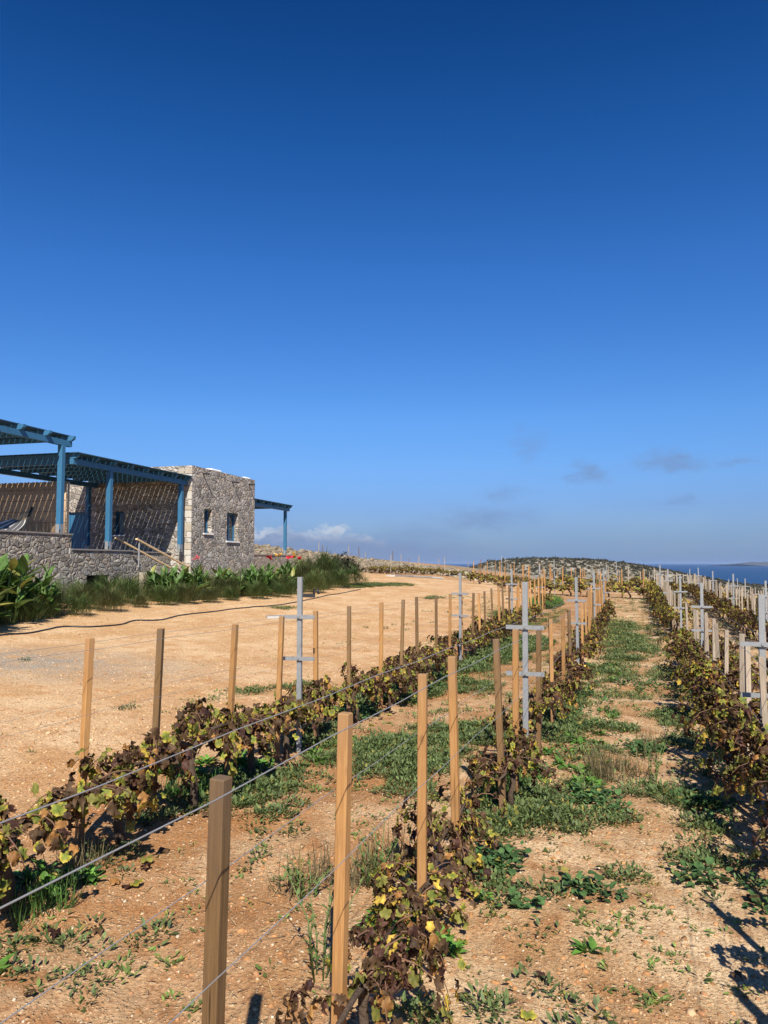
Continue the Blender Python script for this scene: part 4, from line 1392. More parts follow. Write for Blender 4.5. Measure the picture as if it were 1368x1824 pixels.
def build_rows():
    for r, R in ROWS.items():
        lst = []
        for px, py, k in STAKE_PX.get(r, []):
            s = s_at_px(r, px, py)
            x, y = row_xy(r, s)
            q = ray(px, py)
            top = CAM_Z + q.z / q.y * y
            z = gz1(x, y, True)
            lst.append((s, x, y, z, min(1.34, max(1.04, top - z)), k))
        last = max([t[0] for t in lst]) if lst else R['ends'][0]
        if r == 'A':
            for s in (2.9, 2.1):
                x, y = row_xy(r, s); lst.append((s, x, y, gz1(x, y), 1.2, 'p'))
        if r == 'C':
            for s in (5.75, 4.9, 4.05, 3.2, 2.4, 1.55, 0.75, -0.1):
                x, y = row_xy(r, s); lst.append((s, x, y, gz1(x, y), random.uniform(1.16, 1.24), 'g'))
        s = last + 0.75
        while s < R['ends'][1]:
            x, y = row_xy(r, s)
            nn = random.gauss(0, 0.025)
            x += nn * UY; y -= nn * UX
            kk = random.choice('ppa') if r in 'AB' else 'g'
            lst.append((s, x, y, gz1(x, y), 1.2 * random.uniform(0.95, 1.06), kk))
            s += random.uniform(0.70, 0.90)
        lst.sort()
        ph = R['phrase']
        ms = METAL_S[r]
        # labels count from the last metal post passed
        vis = [m for m in ms if not (r == 'C' and m < 1)]
        cnt = {}
        first = True
        for (s, x, y, z, h, k) in lst:
            passed = sum(1 for m in vis if m < s)
            left_out = r == 'A' and s < 3.5
            if left_out: passed = -1
            cnt[passed] = cnt.get(passed, 0) + 1
            c = cnt[passed]
            hidden = r == 'C' and s < 6.2
            if left_out:
                where = 'cut off by the left edge, driveway-side row'
            elif hidden:
                where = 'before the nearest trellis post, ' + ph
            elif passed == 0:
                where = 'before the nearest trellis post, ' + ph
            elif passed == 1:
                where = 'past the nearest trellis post, ' + ph
            else:
                where = f'past the {ORD[passed]} trellis post, ' + ph
            o_ = ORD[c]
            look = LOOK[k]
            lab = f'{o_} {look} stake {where}' if not left_out else f'{o_} {look} stake just outside the left edge, driveway-side row'
            if r == 'B' and passed == 0 and c == 1: lab = 'thick brown weathered stake nearest the camera, cut off by the bottom edge'
            lean = (random.gauss(0, 0.018), random.gauss(0, 0.018))
            if r == 'A' and passed == 0 and c == 1: lean = (0.0, 0.045)
            stake(x, y, z, h, k, -math.radians(17.8) + random.gauss(0, 0.16), lean, lab, 'wooden vine stakes')
            # the vine of this stake
            if r == 'B' and s < 1.9: continue
            if r in 'AB' and s > 6.6 and random.random() < 0.14: continue
            sc = {'A': 1.0, 'B': 0.98, 'C': 1.10, 'D': 1.08, 'E': 1.05, 'F': 1.05}[r]
            if r in 'AB' and s > 15: sc *= 1.05
            sz = random.uniform(0.9, 1.12)
            if r == 'B' and s < 5.5: sc *= 0.84
            if r == 'C' and s < 5.3:
                sz *= 0.8
                if int(s / 0.83) % 3 == 1: continue
            if r == 'A' and s < 5.6: sz *= 1.08
            dn = random.gauss(0, 0.03)
            if r == 'A' and s < 5.7:
                dn += -2.84 - float(np.interp(s, *R['n'])); sc *= 1.14
            du = 0.10 if r != 'B' else random.uniform(0.05, 0.16)
            vx, vy = x + UX * du + dn * UY, y + UY * du - dn * UX
            vine(vx, vy, ROW_ANG + random.choice([0, math.pi]) + random.gauss(0, 0.08), {'A': 'A', 'B': 'B', 'C': 'C'}.get(r, 'D' if random.random() < 0.75 else 'C'),
                 f'vine at the {o_} stake {where}',
                 'grape vines on the trellis', (sc * random.uniform(0.95, 1.2), sc * random.uniform(0.85, 1.15) * (0.72 if (r == 'C' and s < 5.5) else 1), sc * sz), parts=s < 16)
        for j, s in enumerate(ms):
            x, y = row_xy(r, s)
            nm = j + 1 if r != 'C' else j
            w = 'nearest' if nm <= 1 else ORD[nm]
            lab = f'{w} galvanised trellis post with two crossbars in the {ph}'
            if r == 'C' and j == 0: lab = 'galvanised trellis post of the row right of the lane, out of frame'
            metal_post(x, y, -math.radians(17.8) + random.gauss(0, 0.06), lab, 'galvanised trellis posts', (random.gauss(0, 0.008), random.gauss(0, 0.008)), parts=s < 21)
        # wires strung from crossbar to crossbar
        if r == 'F': continue
        start = R['ends'][0] - (1.2 if r in 'ABC' else 0)
        knots = [start] + [m for m in ms if m > start] + [R['ends'][1] - 0.3]
        for side, sd in (('left', -0.147), ('right', 0.147)):
            for hgt, hl_ in ((1.187, 'upper'), (0.82, 'lower')):
                pts = []
                for a, b in zip(knots, knots[1:]):
                    za = gz1(*row_xy(r, a), True) + hgt; zb = gz1(*row_xy(r, b), True) + hgt
                    if a == start and r == 'B': za = zb + 0.06
                    m = max(4, int((b - a) / 0.6))
                    for i in range(m):
                        t = i / m; s = a + (b - a) * t
                        n = float(np.interp(s, *R['n'])) + sd
                        x, y = ns_xy(n, s)
                        pts.append((x - UX * 0.02, y - UY * 0.02, za + (zb - za) * t - (0.004 if a == start and r == 'B' else 0.03) * 4 * t * (1 - t) * min(1, (b - a) / 6) + 0.004 * math.sin(s * 5 + hgt * 9)))
                rad = (0.0017 if hl_ == 'upper' else 0.00135) * (0.72 if r == 'A' else 1.0)
                mb = MB(); mb.tube(pts, rad, 6)
                tag(mb.build('trellis_wire', M['wire']), f'{hl_} {side} steel trellis wire of the {ph}', 'wire', 'trellis wires')


build_rows()


def build_cross_block():
    """the far block whose rows run across the view, beyond the end of the lane"""
    for k in range(5):
        x0, y0 = (4.6 + 1.0 * k, 40.0 + 5.2 * k) if k < 4 else (5.4, 34.6)
        d = np.array((0.985, -0.172))
        kind_base = 'p' if k < 1 else 'g'
        N = (28, 28, 20, 12, 8)[k]
        for i in range(N):
            t = i * (0.56, 0.60, 0.9, 0.9, 0.85)[k] + random.gauss(0, 0.07)
            x, y = x0 + d[0] * t, y0 + d[1] * t
            n, s = xy_ns(x, y)
            # keep clear of the rows that run up to it
            kind = random.choice('ppa') if i < 12 else 'g'
            if not (n > 0.6 and s < 37 and n < 1.6):
                stake(x, y, gz1(x, y), 1.2 * random.uniform(0.93, 1.08), kind, random.uniform(-0.3, 0.3), (random.gauss(0, 0.012), random.gauss(0, 0.012)),
                      f'{ORD[i + 1]} small {LOOK[kind]} stake from the left in the {["second", "third", "fourth", "farthest", "nearest"][k]} far cross row', 'far stakes of the cross rows')
            if i % 3 == 0 or k == 4:
                vine(x + 0.3, y, random.uniform(-0.3, 0.1), 'A' if i < 8 else 'C', f'{ORD[(i // 3 if k < 4 else i) + 1]} far vine from the left in the {["second", "third", "fourth", "farthest", "nearest"][k]} cross row',
                     'far vines of the cross rows', (1.75, 1.2, random.uniform(1.0, 1.25)), False)
        for j, t in enumerate((1.5, 7.2, 12.9, 18.6) if k < 4 else (2.2,)):
            x, y = x0 + d[0] * t, y0 + d[1] * t
            metal_post(x, y, 1.4, f'{ORD[j + 1]} far trellis post from the left in the {["second", "third", "fourth", "farthest", "nearest"][k]} cross row', 'far trellis posts', (0, 0), False)
    # vines and thin posts at the foot of the dry stone wall
    d = (WALL_P2 - WALL_P1); L = np.hypot(*d); d = d / L; nn = np.array((d[1], -d[0]))
    j = 0
    for t in np.linspace(0.42, 0.97, 14):
        j += 1
        p = WALL_P1 + d * L * t + nn * 2.1
        vine(p[0], p[1], math.atan2(d[1], d[0]), 'A', f'{ORD[j]} dark vine from the left at the foot of the dry stone wall', 'vines below the dry stone wall', (1.7, 1.1, random.uniform(1.0, 1.3)), False)
        if j % 3 == 2:
            stake(p[0] + 0.3, p[1], gz1(p[0] + 0.3, p[1]), random.uniform(1.2, 1.5), 'g', 0.4, (0, 0.01), f'{ORD[j // 3 + 1]} thin stake from the left before the dry stone wall', 'stakes below the dry stone wall')
    j = 0
    for t in (0.36, 0.4, 0.46, 0.53, 0.585, 0.66, 0.73, 0.80, 0.9):
        j += 1
        p = WALL_P1 + d * L * t - nn * (1.5 + 0.6 * (j % 3))
        stake(p[0], p[1], gz1(p[0], p[1]), random.uniform(0.9, 1.25), 'ag'[j % 2], 0.2 * j, (0, random.gauss(0, 0.02)), f'{ORD[j]} thin post from the left standing above the dry stone wall', 'posts above the dry stone wall')


build_cross_block()


# ------------------------------------------------------------------ planting bed by the house
def grass_variant(seed, h=0.8, wide=0.42, n=1500, col=(0.060, 0.092, 0.032), upright=0.5):
    """a mound of fine arching foliage; long blades from the foot, short sprays all through the dome"""
    r = np.random.default_rng(seed)
    tv, tf = tpl_blade(3, 0.016, 0.38)
    a = r.uniform(0, 6.283, n); q = np.sqrt(r.uniform(0, 1, n)); hz = r.uniform(0, 1, n) ** 0.8
    lim = np.sqrt(np.clip(1 - (hz * 0.9) ** 2, 0, 1)) * (1 + 0.18 * np.sin(3 * a + seed) + 0.1 * np.sin(7 * a))
    P = np.stack([wide * q * lim * np.cos(a), wide * q * lim * np.sin(a), h * hz * 0.72 * (0.85 + 0.3 * np.sin(2 * a + seed * 2) * q)], 1)
    tilt = r.uniform(0.0, 1.1, n) * (1.15 - upright) + 0.15
    aa = a + r.normal(size=n) * 0.7
    tip = np.stack([np.cos(aa) * np.sin(tilt), np.sin(aa) * np.sin(tilt), np.cos(tilt)], 1)
    nrm = np.stack([np.cos(aa) * np.cos(tilt), np.sin(aa) * np.cos(tilt), -np.sin(tilt)], 1)
    S = h * r.uniform(0.16, 0.42, n)
    C = np.array([col]) * r.uniform(0.5, 1.55, n)[:, None]
    dry = r.uniform(size=n) < 0.10
    C[dry] = np.array((0.20, 0.165, 0.075)) * r.uniform(0.7, 1.2, dry.sum())[:, None]
    V, F, Cc = scat(tv, tf, P, rot_from(nrm, tip), S, C)
    return mesh_np('grass_tuft', V, F, M['grass'], tint=Cc)


GV = [grass_variant(400 + k, 0.85, 0.40 + 0.06 * (k % 3), 1700, ((0.090, 0.140, 0.042), (0.115, 0.160, 0.050), (0.075, 0.130, 0.038), (0.105, 0.130, 0.048))[k], (0.5, 0.75, 0.35, 0.6)[k]) for k in range(4)]


def canna_variant(seed, stalks=11, h=1.1, rad=0.45):
    r = np.random.default_rng(seed)
    tv, tf = tpl_broad(0.16, -0.22, 7, 0.45, 0.8)
    st = MB(); P = []; N_ = []; T_ = []; S = []; C = []
    for k in range(stalks):
        a = r.uniform(0, 6.283); q = rad * math.sqrt(r.uniform())
        bx_, by_ = q * math.cos(a), q * math.sin(a)
        hh = h * r.uniform(0.6, 1.05)
        lx, ly = bx_ * r.uniform(0.15, 0.5), by_ * r.uniform(0.15, 0.5)
        st.tube([(bx_, by_, -0.04), (bx_ + lx * 0.4, by_ + ly * 0.4, hh * 0.5), (bx_ + lx, by_ + ly, hh * 0.9)], [0.016, 0.012, 0.006], 6)
        nl = r.integers(6, 9)
        for i in range(nl):
            t = 0.12 + 0.85 * i / nl
            an = a * 0.3 + i * 2.4 + r.normal() * 0.3
            el = 0.45 + 0.8 * t + r.normal() * 0.15
            dirv = np.array((math.cos(an) * math.cos(el), math.sin(an) * math.cos(el), math.sin(el)))
            nv = np.array((-math.cos(an) * math.sin(el), -math.sin(an) * math.sin(el), math.cos(el)))
            P.append((bx_ + lx * t, by_ + ly * t, hh * 0.85 * t)); T_.append(dirv); N_.append(nv + r.normal(size=3) * 0.18); S.append(r.uniform(0.25, 0.43) * h / 1.1)
            g = r.uniform(0.7, 1.3); C.append(np.array((0.10, 0.19, 0.045)) * g if r.uniform() > 0.1 else np.array((0.26, 0.26, 0.06)) * g)
    V, F, Cc = scat(tv, tf, np.array(P), rot_from(np.array(N_), np.array(T_)), np.array(S), np.array(C))
    return dict(leaves=mesh_np('leaves', V, F, M['canna'], tint=Cc, smooth=True), stalks=st.mesh('stalks', M['canna_stalk']))


M['canna_stalk'] = m_plain('canna_stalk', (0.11, 0.17, 0.05), 0.6, 0.2, 10)
CV = [canna_variant(500 + k, 22 + 3 * k, 1.15) for k in range(3)]


def canna(x, y, var, sc, label, flowers=()):
    o = empty('canna_clump', (x, y, gz1(x, y)), random.uniform(0, 6.28), label, 'plant', 'canna clumps in the planting bed')
    ob('leaves', CV[var]['leaves'], o); ob('stalks', CV[var]['stalks'], o)
    o.scale = (sc * (1.25 if sc > 1.1 else 1.05), sc * (1.25 if sc > 1.1 else 1.05), sc)
    tv, tf = tpl_broad(0.3, -0.3, 4, 0.3)
    for (dx, dy, dz, col) in flowers:
        n = 9
        u = unit(n); u[:, 2] = np.abs(u[:, 2]) + 0.3
        V, F, C = scat(tv, tf, np.array([(dx, dy, dz)]) + u * 0.03, rot_from(unit(n), u), rnd(n, 0.10, 0.17), np.array([col]) * rnd(n, 0.8, 1.2)[:, None])
        f = ob('flower', mesh_np('flower', V, F, M['canna'], tint=C), o)
        f.rotation_euler = (0, 0, -o.rotation_euler.z)
        mb = MB(); mb.tube([(dx * 0.6, dy * 0.6, dz - 0.5), (dx, dy, dz)], 0.007, 5); mb.build('flower_stem', M['canna_stalk'], f)


EDGE_X = [-60, 0, 60, 150, 250, 330, 400, 452, 505, 548, 592, 642]
EDGE_Y = [1150, 1121, 1110, 1101, 1086, 1078, 1075, 1070, 1066, 1061, 1052, 1045]


def build_bed():
    out = np.array((-0.961, 0.275))
    for layer, (back, hs, name) in enumerate(((0.30, 0.68, 'front edge'), (1.05, 0.86, 'second line'), (1.75, 0.90, 'back line'))):
        x = -70 + 9 * layer; j = 0
        while x < 648:
            py = np.interp(x, EDGE_X, EDGE_Y)
            gx, gy = on_ground(x, py)
            bx_, by_ = gx + out[0] * back, gy + out[1] * back
            lm, la = (HM.inverted() @ Vector((bx_, by_, 0))).xy
            far = max(0, (x - 500) / 150)
            step = 0.62 / gy * F_PX
            if not ((lm < 0.35 and la < 5.0) or (lm < -1.9)):
                j += 1
                o = ob('grass_tuft', GV[random.randrange(4)])
                o.location = (bx_ + random.gauss(0, 0.08), by_ + random.gauss(0, 0.08), gz1(bx_, by_))
                s = hs * random.uniform(0.7, 1.25) * (1 + 0.62 * far) * (0.8 if x < 150 and layer else 1)
                o.scale = (s * 1.1, s * 1.1, s); o.rotation_euler = (0, 0, random.uniform(0, 6.28))
                tag(o, f'{ORD[min(j, 49)]} green grass tuft from the left along the {name} of the bed', 'grass tuft', 'grass tufts in the planting bed')
            x += step * random.uniform(0.8, 1.2)
    def back_of(px, b):
        gx, gy = on_ground(px, float(np.interp(px, EDGE_X, EDGE_Y)))
        return gx + out[0] * b, gy + out[1] * b
    R_, Y_, K_ = (0.55, 0.025, 0.035), (0.75, 0.42, 0.06), (0.5, 0.10, 0.12)
    for k, (px, b, var, sc, lab, fl) in enumerate((
            (-25, 0.75, 2, 1.22, 'tall broad-leaved canna clump cut off by the left edge', ()),
            (30, 0.75, 1, 1.22, 'big glossy canna clump at the left end of the planting bed', ()),
            (78, 0.85, 2, 1.15, 'canna clump leaning right at the end of the higher terrace wall', ()),
            (30, 1.6, 0, 1.22, 'canna clump hard against the higher terrace wall', ()),
            (112, 0.8, 0, 0.8, 'low canna clump between the big leaves and the fine grasses', ()),
            (368, 1.2, 1, 0.95, 'canna clump below the narrow front window of the house', ()),
            (408, 1.3, 2, 0.92, 'canna clump with red buds below the larger front window', ((0.2, 0.0, 1.3, K_),)),
            (470, 1.3, 1, 0.88, 'canna clump at the far corner of the house', ()),
            (512, 1.2, 0, 0.92, 'yellowish canna clump before the farthest terrace wall', ()),
            (556, 1.3, 0, 1.0, 'canna clump with red and yellow flowers among the far grasses', ((-0.35, 0, 1.18, R_), (-0.05, 0.05, 1.3, Y_), (0.4, 0, 1.2, R_), (0.72, 0, 1.15, R_), (0.55, 0.2, 1.3, Y_))))):
        x, y = back_of(px, b)
        canna(x, y, var, sc, lab, fl)


build_bed()


# ------------------------------------------------------------------ weeds, stones and litter on the soil
T_FEA = tpl_broad(0.20, -0.15, 3, 0.15)
T_BRD = tpl_broad(0.24, -0.35, 5, 0.3)
T_RND = tpl_broad(0.42, -0.12, 5, 0.25, 0.9)
T_BLD = tpl_blade(3, 0.02, 0.5)


def clumps(X, Y, typ, sc=1.0):
    """leaf clumps of one kind at the given points"""
    N = len(X)
    if N == 0: return None
    Z = gz(X, Y)
    spec = {  # leaves per clump, radius, leaf length, lift, template, colour, elevation range
        'F': (30, 0.075, (0.020, 0.042), 0.030, T_FEA, (0.118, 0.165, 0.058), (0.1, 1.3)),
        'L': (14, 0.035, (0.045, 0.078), 0.01, T_BRD, (0.12, 0.26, 0.045), (0.15, 1.05)),
        'M': (15, 0.075, (0.024, 0.05), 0.045, T_RND, (0.078, 0.155, 0.052), (-0.3, 0.8)),
        'G': (26, 0.06, (0.07, 0.19), 0.0, T_BLD, (0.10, 0.20, 0.045), (0.45, 1.4)),
        'D': (22, 0.08, (0.06, 0.20), 0.02, T_BLD, (0.17, 0.14, 0.075), (0.2, 1.5)),
        'S': (8, 0.035, (0.018, 0.038), 0.006, T_FEA, (0.16, 0.22, 0.06), (0.1, 1.0)),
    }[typ]
    k, rad, (l0, l1), lift, tpl, col, (e0, e1) = spec
    R = np.repeat(np.arange(N), k); n = len(R)
    a = rnd(n, 0, 6.283); q = rad * sc * np.sqrt(rnd(n))
    size = np.repeat(rnd(N, 0.75, 1.3) * sc, k)
    x = X[R] + q * np.cos(a) * size; y = Y[R] + q * np.sin(a) * size
    z = gz(x, y) + lift * rnd(n) * size + 0.002
    el = rnd(n, e0, e1); an = a + RNG.normal(size=n) * 0.7
    tip = np.stack([np.cos(an) * np.cos(el), np.sin(an) * np.cos(el), np.sin(el)], 1)
    nrm = np.stack([-np.cos(an) * np.sin(el), -np.sin(an) * np.sin(el), np.cos(el)], 1) + unit(n) * 0.3
    C = np.array([col]) * np.repeat(rnd(N, 0.7, 1.25), k)[:, None] * rnd(n, 0.65, 1.35)[:, None]
    yl = rnd(n) < 0.04
    C[yl] = np.array((0.32, 0.27, 0.07))
    return scat(tpl[0], tpl[1], np.stack([x, y, z], 1), rot_from(nrm, tip), size * rnd(n, l0, l1), C)


PATCH = [  # pixel centre and half sizes, kind, clumps per square metre
    (790, 1335, 135, 55, 'F', 120), (690, 1330, 60, 28, 'F', 90), (565, 1312, 38, 26, 'F', 110), (430, 1405, 95, 42, 'F', 110), (395, 1385, 62, 36, 'L', 75), (340, 1370, 45, 26, 'L', 55),
    (300, 1455, 60, 22, 'F', 80), (330, 1425, 55, 22, 'G', 40), (700, 1238, 85, 30, 'F', 110), (740, 1215, 60, 26, 'M', 40), (850, 1222, 60, 14, 'F', 90), (890, 1168, 55, 22, 'F', 120), (830, 1190, 45, 14, 'F', 90),
    (640, 1268, 42, 16, 'M', 50), (590, 1345, 30, 18, 'F', 90), (972, 1078, 26, 34, 'F', 170), (970, 1075, 26, 30, 'G', 80), (935, 1150, 45, 16, 'F', 110), (1005, 1255, 45, 40, 'F', 110), (1000, 1300, 40, 26, 'F', 110),
    (960, 1420, 105, 50, 'F', 130), (905, 1390, 50, 40, 'G', 45), (950, 1385, 40, 26, 'M', 55), (1010, 1462, 120, 24, 'F', 90), (890, 1470, 70, 34, 'F', 100),
    (1055, 1428, 55, 16, 'M', 80), (1038, 1402, 20, 9, 'L', 60), (1105, 1443, 8, 7, 'M', 60), (1150, 1408, 40, 12, 'F', 70), (1210, 1428, 60, 16, 'F', 90),
    (1120, 1150, 50, 22, 'F', 130), (1100, 1120, 40, 14, 'F', 110), (1130, 1222, 60, 11, 'M', 70), (1105, 1185, 50, 14, 'F', 110), (1085, 1205, 45, 14, 'F', 100), (1180, 1200, 40, 14, 'F', 90), (1130, 1245, 40, 10, 'F', 100),
    (1075, 1296, 65, 9, 'F', 100), (1148, 1336, 34, 9, 'M', 110), (1100, 1375, 60, 22, 'D', 45), (1160, 1345, 12, 26, 'D', 30), (1060, 1345, 50, 14, 'F', 70),
    (1200, 1280, 45, 18, 'F', 100), (1230, 1330, 45, 20, 'F', 80), (1270, 1440, 60, 22, 'M', 60), (1255, 1480, 55, 14, 'F', 90), (1245, 1535, 65, 18, 'F', 110), (1265, 1572, 55, 10, 'M', 60), (1340, 1600, 40, 30, 'M', 40),
    (1080, 1605, 34, 12, 'M', 60), (1020, 1582, 30, 12, 'M', 45), (945, 1622, 34, 14, 'M', 55), (900, 1590, 45, 14, 'F', 90), (1110, 1568, 30, 10, 'F', 80), (1040, 1640, 26, 22, 'S', 90), (1080, 1680, 26, 30, 'S', 90), (1150, 1640, 60, 22, 'S', 60),
    (1155, 1780, 26, 24, 'S', 110), (1175, 1715, 30, 18, 'S', 70), (875, 1808, 26, 18, 'F', 110), (740, 1812, 32, 24, 'F', 120), (715, 1660, 48, 48, 'L', 85), (780, 1690, 40, 26, 'L', 45), (875, 1545, 46, 30, 'M', 70), (650, 1555, 45, 34, 'D', 55), (560, 1570, 22, 40, 'D', 40),
    (700, 1545, 50, 22, 'D', 45), (30, 1590, 75, 40, 'L', 55), (60, 1630, 50, 24, 'G', 40), (135, 1575, 12, 16, 'M', 60), (190, 1530, 50, 18, 'F', 80), (150, 1555, 40, 14, 'D', 40), (60, 1690, 60, 10, 'F', 60), (210, 1725, 35, 16, 'S', 60), (345, 1805, 12, 8, 'S', 120), (310, 1720, 20, 8, 'S', 60),
    (760, 1440, 90, 20, 'S', 60), (600, 1410, 60, 20, 'S', 40), (740, 1405, 70, 16, 'F', 60), (500, 1450, 30, 10, 'F', 70), (360, 1255, 45, 20, 'S', 30), (450, 1230, 40, 14, 'F', 45), (520, 1225, 30, 9, 'F', 70), (400, 1240, 60, 20, 'S', 25),
    (780, 1145, 40, 6, 'S', 14), (830, 1065, 40, 4, 'S', 14), (770, 1066, 20, 3, 'F', 20), (860, 1085, 30, 8, 'S', 14), (900, 1095, 30, 8, 'F', 30), 
    (500, 1085, 30, 3, 'F', 20), (650, 1044, 30, 5, 'F', 60), (700, 1042, 40, 3, 'F', 30), (225, 1262, 14, 4, 'F', 30), (45, 1178, 10, 3, 'F', 30),
]


def build_weeds():
    geo = []; gra = []
    for (px, py, rx, ry, typ, dens) in PATCH:
        cx, cy = on_ground(px, py)
        _, y1 = on_ground(px, py - ry); _, y0 = on_ground(px, py + ry)
        if px > 1040 and py < 1262: dens *= 0.25
        a = rx * cy / F_PX; b = min(max((y1 - y0) / 2, a * 0.25), max(a * 4, 1.6))
        N = int(math.pi * a * b * dens * (2.3 if typ in 'FLM' else 1.5)) + 3
        r = np.sqrt(rnd(N)); t = rnd(N, 0, 6.283)
        Y = cy + b * r * np.sin(t); X = cx + a * r * np.cos(t) + (Y - cy) * UX / UY
        keep = fbm(X * 2.2, Y * 2.2, 51, 3) > 0.22 + 0.30 * r ** 2
        X, Y = X[keep], Y[keep]
        g = clumps(X, Y, typ, 1.0 if cy < 12 else 1.35)
        if g: (gra if typ in 'GD' else geo).append(g)
    # the strip along the vines and a scatter of seedlings in the lanes
    for r, n0, n1, s0, s1, dens, typ in (('A', -2.75, -2.0, 2.5, 27, 42, 'F'), ('A', -2.75, -2.3, 2.5, 20, 9, 'L'), ('B', -0.8, -0.2, 2.2, 20, 9, 'L'), ('A', -2.7, -2.2, 9, 27, 10, 'M'), ('B', -0.75, -0.15, 2.2, 27, 26, 'F'), ('B', -0.7, -0.3, 6, 24, 8, 'M'), ('B', -1.3, -0.95, 5, 26, 10, 'F'),
                                         ('C', 0.3, 1.2, 4, 36, 22, 'F'), ('C', 0.5, 1.3, 2, 30, 8, 'M'), ('C', 0.5, 1.2, 5, 30, 1.5, 'G'), ('A', -2.75, -2.3, 12, 27, 1.5, 'G'),
                                         ('L', -0.7, 1.0, 2, 36, 30, 'S'), ('L', -0.6, 0.7, 6, 36, 6, 'F'), ('L', -2.6, -1.1, 2.0, 27, 18, 'S'), ('L', -2.5, -1.2, 6, 27, 12, 'F'), ('L', -6.5, -3.2, 5, 16, 1.6, 'S'), ('L', -6, -3.0, 14, 34, 2.5, 'F'), ('D', 1.3, 2.8, 14, 44, 14, 'F')):
        N = int((n1 - n0) * (s1 - s0) * dens)
        n = rnd(N, n0, n1); s = rnd(N, s0, s1)
        X, Y = ns_xy(n, s)
        keep = fbm(X * 0.9, Y * 0.9, 77 + ord(r), 4) + 0.12 * rnd(N) > 0.55
        if typ == 'S': keep = fbm(X * 1.4, Y * 1.4, 91, 3) + 0.25 * rnd(N) > 0.55
        g = clumps(X[keep], Y[keep], typ, 1.0)
        if g: (gra if typ in 'GD' else geo).append(g)
    V, F, C = cat_geo(geo)
    tag(ob('ground_weeds', mesh_np('ground_weeds', V, F, M['weed'], tint=C)), 'low green weeds spreading over the soil between the vines', 'weeds', kind='stuff')
    V, F, C = cat_geo(gra)
    tag(ob('wild_grass', mesh_np('wild_grass', V, F, M['grass'], tint=C)), 'wild grass blades and dry stalks among the weeds', 'grass', kind='stuff')


build_weeds()


def build_stones():
    n1 = 46000
    Y = 0.9 + 11.0 * rnd(n1) ** 1.6; X = (rnd(n1, -0.62, 0.62)) * (Y + 1.2)
    keep = fbm(X * 1.3, Y * 1.3, 61, 3) + 0.3 * rnd(n1) > 0.55
    X, Y = X[keep], Y[keep]
    S = 0.0022 + 0.009 * rnd(len(X)) ** 4 + 0.0004 * Y
    big = rnd(len(X)) < 0.02; S[big] *= 2.2
    C = np.array([[0.52, 0.36, 0.21]]) * rnd(len(X), 0.5, 1.25)[:, None]
    red = rnd(len(X)) < 0.45; C[red] = np.array((0.42, 0.22, 0.11)) * rnd(red.sum(), 0.7, 1.2)[:, None]
    pale = rnd(len(X)) < 0.10; C[pale] = np.array((0.64, 0.53, 0.39)) * rnd(pale.sum(), 0.8, 1.1)[:, None]
    g1 = stones(np.stack([X, Y, gz(X, Y) + S * 0.1], 1), S, C)
    n4 = 16000
    Y = 1.0 + 9.0 * rnd(n4) ** 1.5; X = rnd(n4, -0.62, 0.62) * (Y + 1.2)
    keep = fbm(X * 0.8, Y * 0.8, 67, 4) + 0.2 * rnd(n4) > 0.58
    X, Y = X[keep], Y[keep]; S = 0.005 + 0.02 * rnd(len(X)) ** 3
    C = np.array([[0.40, 0.205, 0.085]]) * rnd(len(X), 0.7, 1.35)[:, None]
    g2 = stones(np.stack([X, Y, gz(X, Y) - S * 0.15], 1), S, C)
    n5 = 24000
    s_ = rnd(n5, 3, 30); n_ = rnd(n5, -12, -3.3); X, Y = ns_xy(n_, s_)
    keep = (fbm(X * 0.7, Y * 0.7, 83, 4) + 0.25 * rnd(n5) > 0.54) & (Y > 3)
    X, Y = X[keep], Y[keep]; S = 0.008 + 0.016 * rnd(len(X)) ** 3
    C = np.array([[0.56, 0.37, 0.20]]) * rnd(len(X), 0.5, 1.25)[:, None]
    g3 = stones(np.stack([X, Y, gz(X, Y)], 1), S, np.clip(C, 0, 0.85))
    V, F, C = cat_geo([g1, g2, g3])
    tag(ob('pebbles', mesh_np('pebbles', V, F, M['pebble'], tint=C)), 'loose pale pebbles and clods on the orange earth', 'pebbles', kind='stuff')
    # straw, twigs and fallen vine leaves
    n2 = 7000
    s = rnd(n2, 1.0, 14); n = rnd(n2, -3.2, 1.6); X, Y = ns_xy(n, s)
    keep = fbm(X * 1.1, Y * 1.1, 71, 3) > 0.47
    X, Y = X[keep], Y[keep]; N = len(X)
    tv, tf = tpl_blade(2, 0.03, 0.08)
    C = np.array([[0.50, 0.36, 0.19]]) * rnd(N, 0.35, 1.2)[:, None]
    dk = rnd(N) < 0.22; C[dk] = (0.10, 0.065, 0.04)
    an = rnd(N, 0, 6.283)
    g = [scat(tv, tf, np.stack([X, Y, gz(X, Y) + 0.006], 1), rot_from(np.stack([rnd(N, -.3, .3), rnd(N, -.3, .3), np.ones(N)], 1), np.stack([np.cos(an), np.sin(an), rnd(N, -0.05, 0.2)], 1)), rnd(N, 0.03, 0.11), C)]
    n3 = 900
    s = rnd(n3, 2.0, 22); n = RNG.choice([-2.87, -0.88, 0.95], n3) + RNG.normal(size=n3) * 0.25; X, Y = ns_xy(n, s)
    Cl, dry3 = vine_colors(n3, MIX_BROWN)
    g.append(leaf_scat(np.stack([X, Y, gz(X, Y) + 0.02], 1), rot_from(np.stack([rnd(n3, -.5, .5), rnd(n3, -.5, .5), np.ones(n3)], 1), unit(n3)), rnd(n3, 0.04, 0.085), Cl, dry3))
    V, F, C = cat_geo(g)
    tag(ob('fallen_litter', mesh_np('fallen_litter', V, F, M['vine'], tint=C)), 'straw, twigs and fallen brown leaves on the soil', 'litter', kind='stuff')


build_stones()


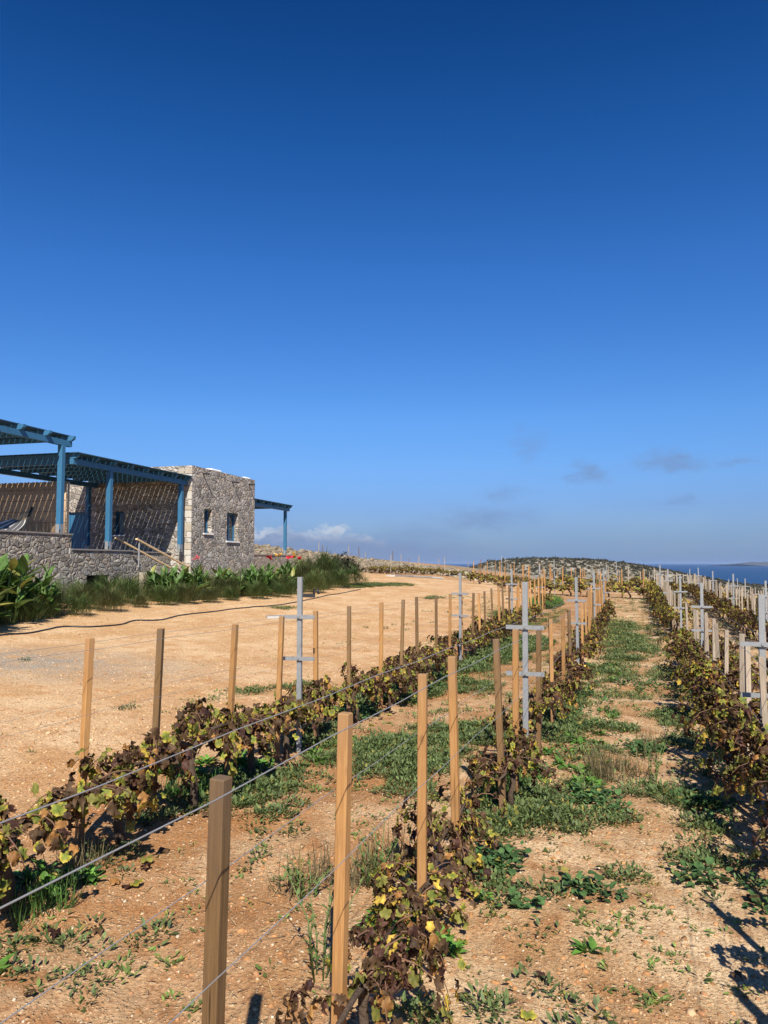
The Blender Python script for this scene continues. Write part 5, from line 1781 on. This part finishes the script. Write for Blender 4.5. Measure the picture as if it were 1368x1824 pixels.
def wild_stalk(px, py, label, h, n=7):
    x, y = on_ground(px, py)
    o = empty('wild_stalk', (x, y, gz1(x, y)), 0, label, 'weed', None)
    mb = MB(); P = []; N_ = []; T_ = []
    for k in range(n):
        a = random.uniform(0, 6.28); hh = h * random.uniform(0.55, 1.0); b = random.uniform(0.05, 0.16)
        pts = [(0.03 * math.cos(a), 0.03 * math.sin(a), -0.02), (b * 0.5 * math.cos(a), b * 0.5 * math.sin(a), hh * 0.5), (b * 1.3 * math.cos(a + 0.3), b * 1.3 * math.sin(a + 0.3), hh)]
        mb.tube(pts, [0.004, 0.003, 0.0015], 5)
        for i in range(16):
            t = random.uniform(0.1, 1.0) * 2; j = min(1, int(t)); f = t - j
            q = np.array(pts[j]) * (1 - f) + np.array(pts[j + 1]) * f
            P.append(q); an = random.uniform(0, 6.28); T_.append((math.cos(an), math.sin(an), random.uniform(0.2, 1.2))); N_.append((-math.cos(an), -math.sin(an), 1.0))
    mb.build('stems', M['canna_stalk'], o)
    m_ = len(P)
    V, F, C = scat(*T_FEA, np.array(P), rot_from(np.array(N_), np.array(T_)), rnd(m_, 0.015, 0.045), np.array([(0.13, 0.19, 0.06)]) * rnd(m_, 0.6, 1.3)[:, None])
    ob('leaves', mesh_np('leaves', V, F, M['weed'], tint=C), o)


wild_stalk(566, 1745, 'tall thin green weed stalks in front of the second stake', 0.48, 6)
wild_stalk(548, 1600, 'small feathery weed left of the second stake of the middle row', 0.20, 8)
wild_stalk(668, 1580, 'grey green bushy weed with pale flower heads between two near stakes', 0.30, 12)
wild_stalk(1162, 1395, 'thin dry upright weed in the middle of the grassy lane', 0.34, 5)


def build_island():
    D = 13000.0
    pts = [(1318, 1005.0), (1326, 1003.2), (1334, 1001.6), (1342, 1000.6), (1350, 1001.4), (1362, 1000.4), (1380, 1000.8), (1395, 1001.4), (1420, 1002.6), (1450, 1005.0)]
    V = []
    for k, (px, py) in enumerate(pts):
        p = at_depth(px, py, D)
        V += [(p.x, D - 900, -47.0), (p.x, D, max(p.z, -40)), (p.x, D + 1500, -47.0)]
    n = len(pts)
    F = [(3 * i, 3 * i + 3, 3 * i + 4, 3 * i + 1) for i in range(n - 1)] + [(3 * i + 1, 3 * i + 4, 3 * i + 5, 3 * i + 2) for i in range(n - 1)]
    me = mesh_np('distant_island', V, F, m_plain('island_rock', (0.075, 0.08, 0.085), 0.9, 0.3, 0.002))
    tag(ob('distant_island', me), 'faint long island on the sea horizon', 'island', kind='structure')


build_island()


def build_haze():
    m = bpy.data.materials.new('haze')
    m.use_nodes = True
    T = NT(m.node_tree)
    out = T.n('ShaderNodeOutputMaterial')
    v = T.n('ShaderNodeVolumePrincipled', inp={'Color': (0.50, 0.68, 1.0, 1), 'Density': 2.6e-5, 'Anisotropy': 0.1})
    T.link(v.outputs[0], out.inputs['Volume'])
    mb = MB(); mb.box(-48000, 48000, -48000, 48000, -150, 70)
    tag(mb.build('haze', m), 'thin pale sea haze over the water and headland', 'haze', kind='stuff')


build_haze()
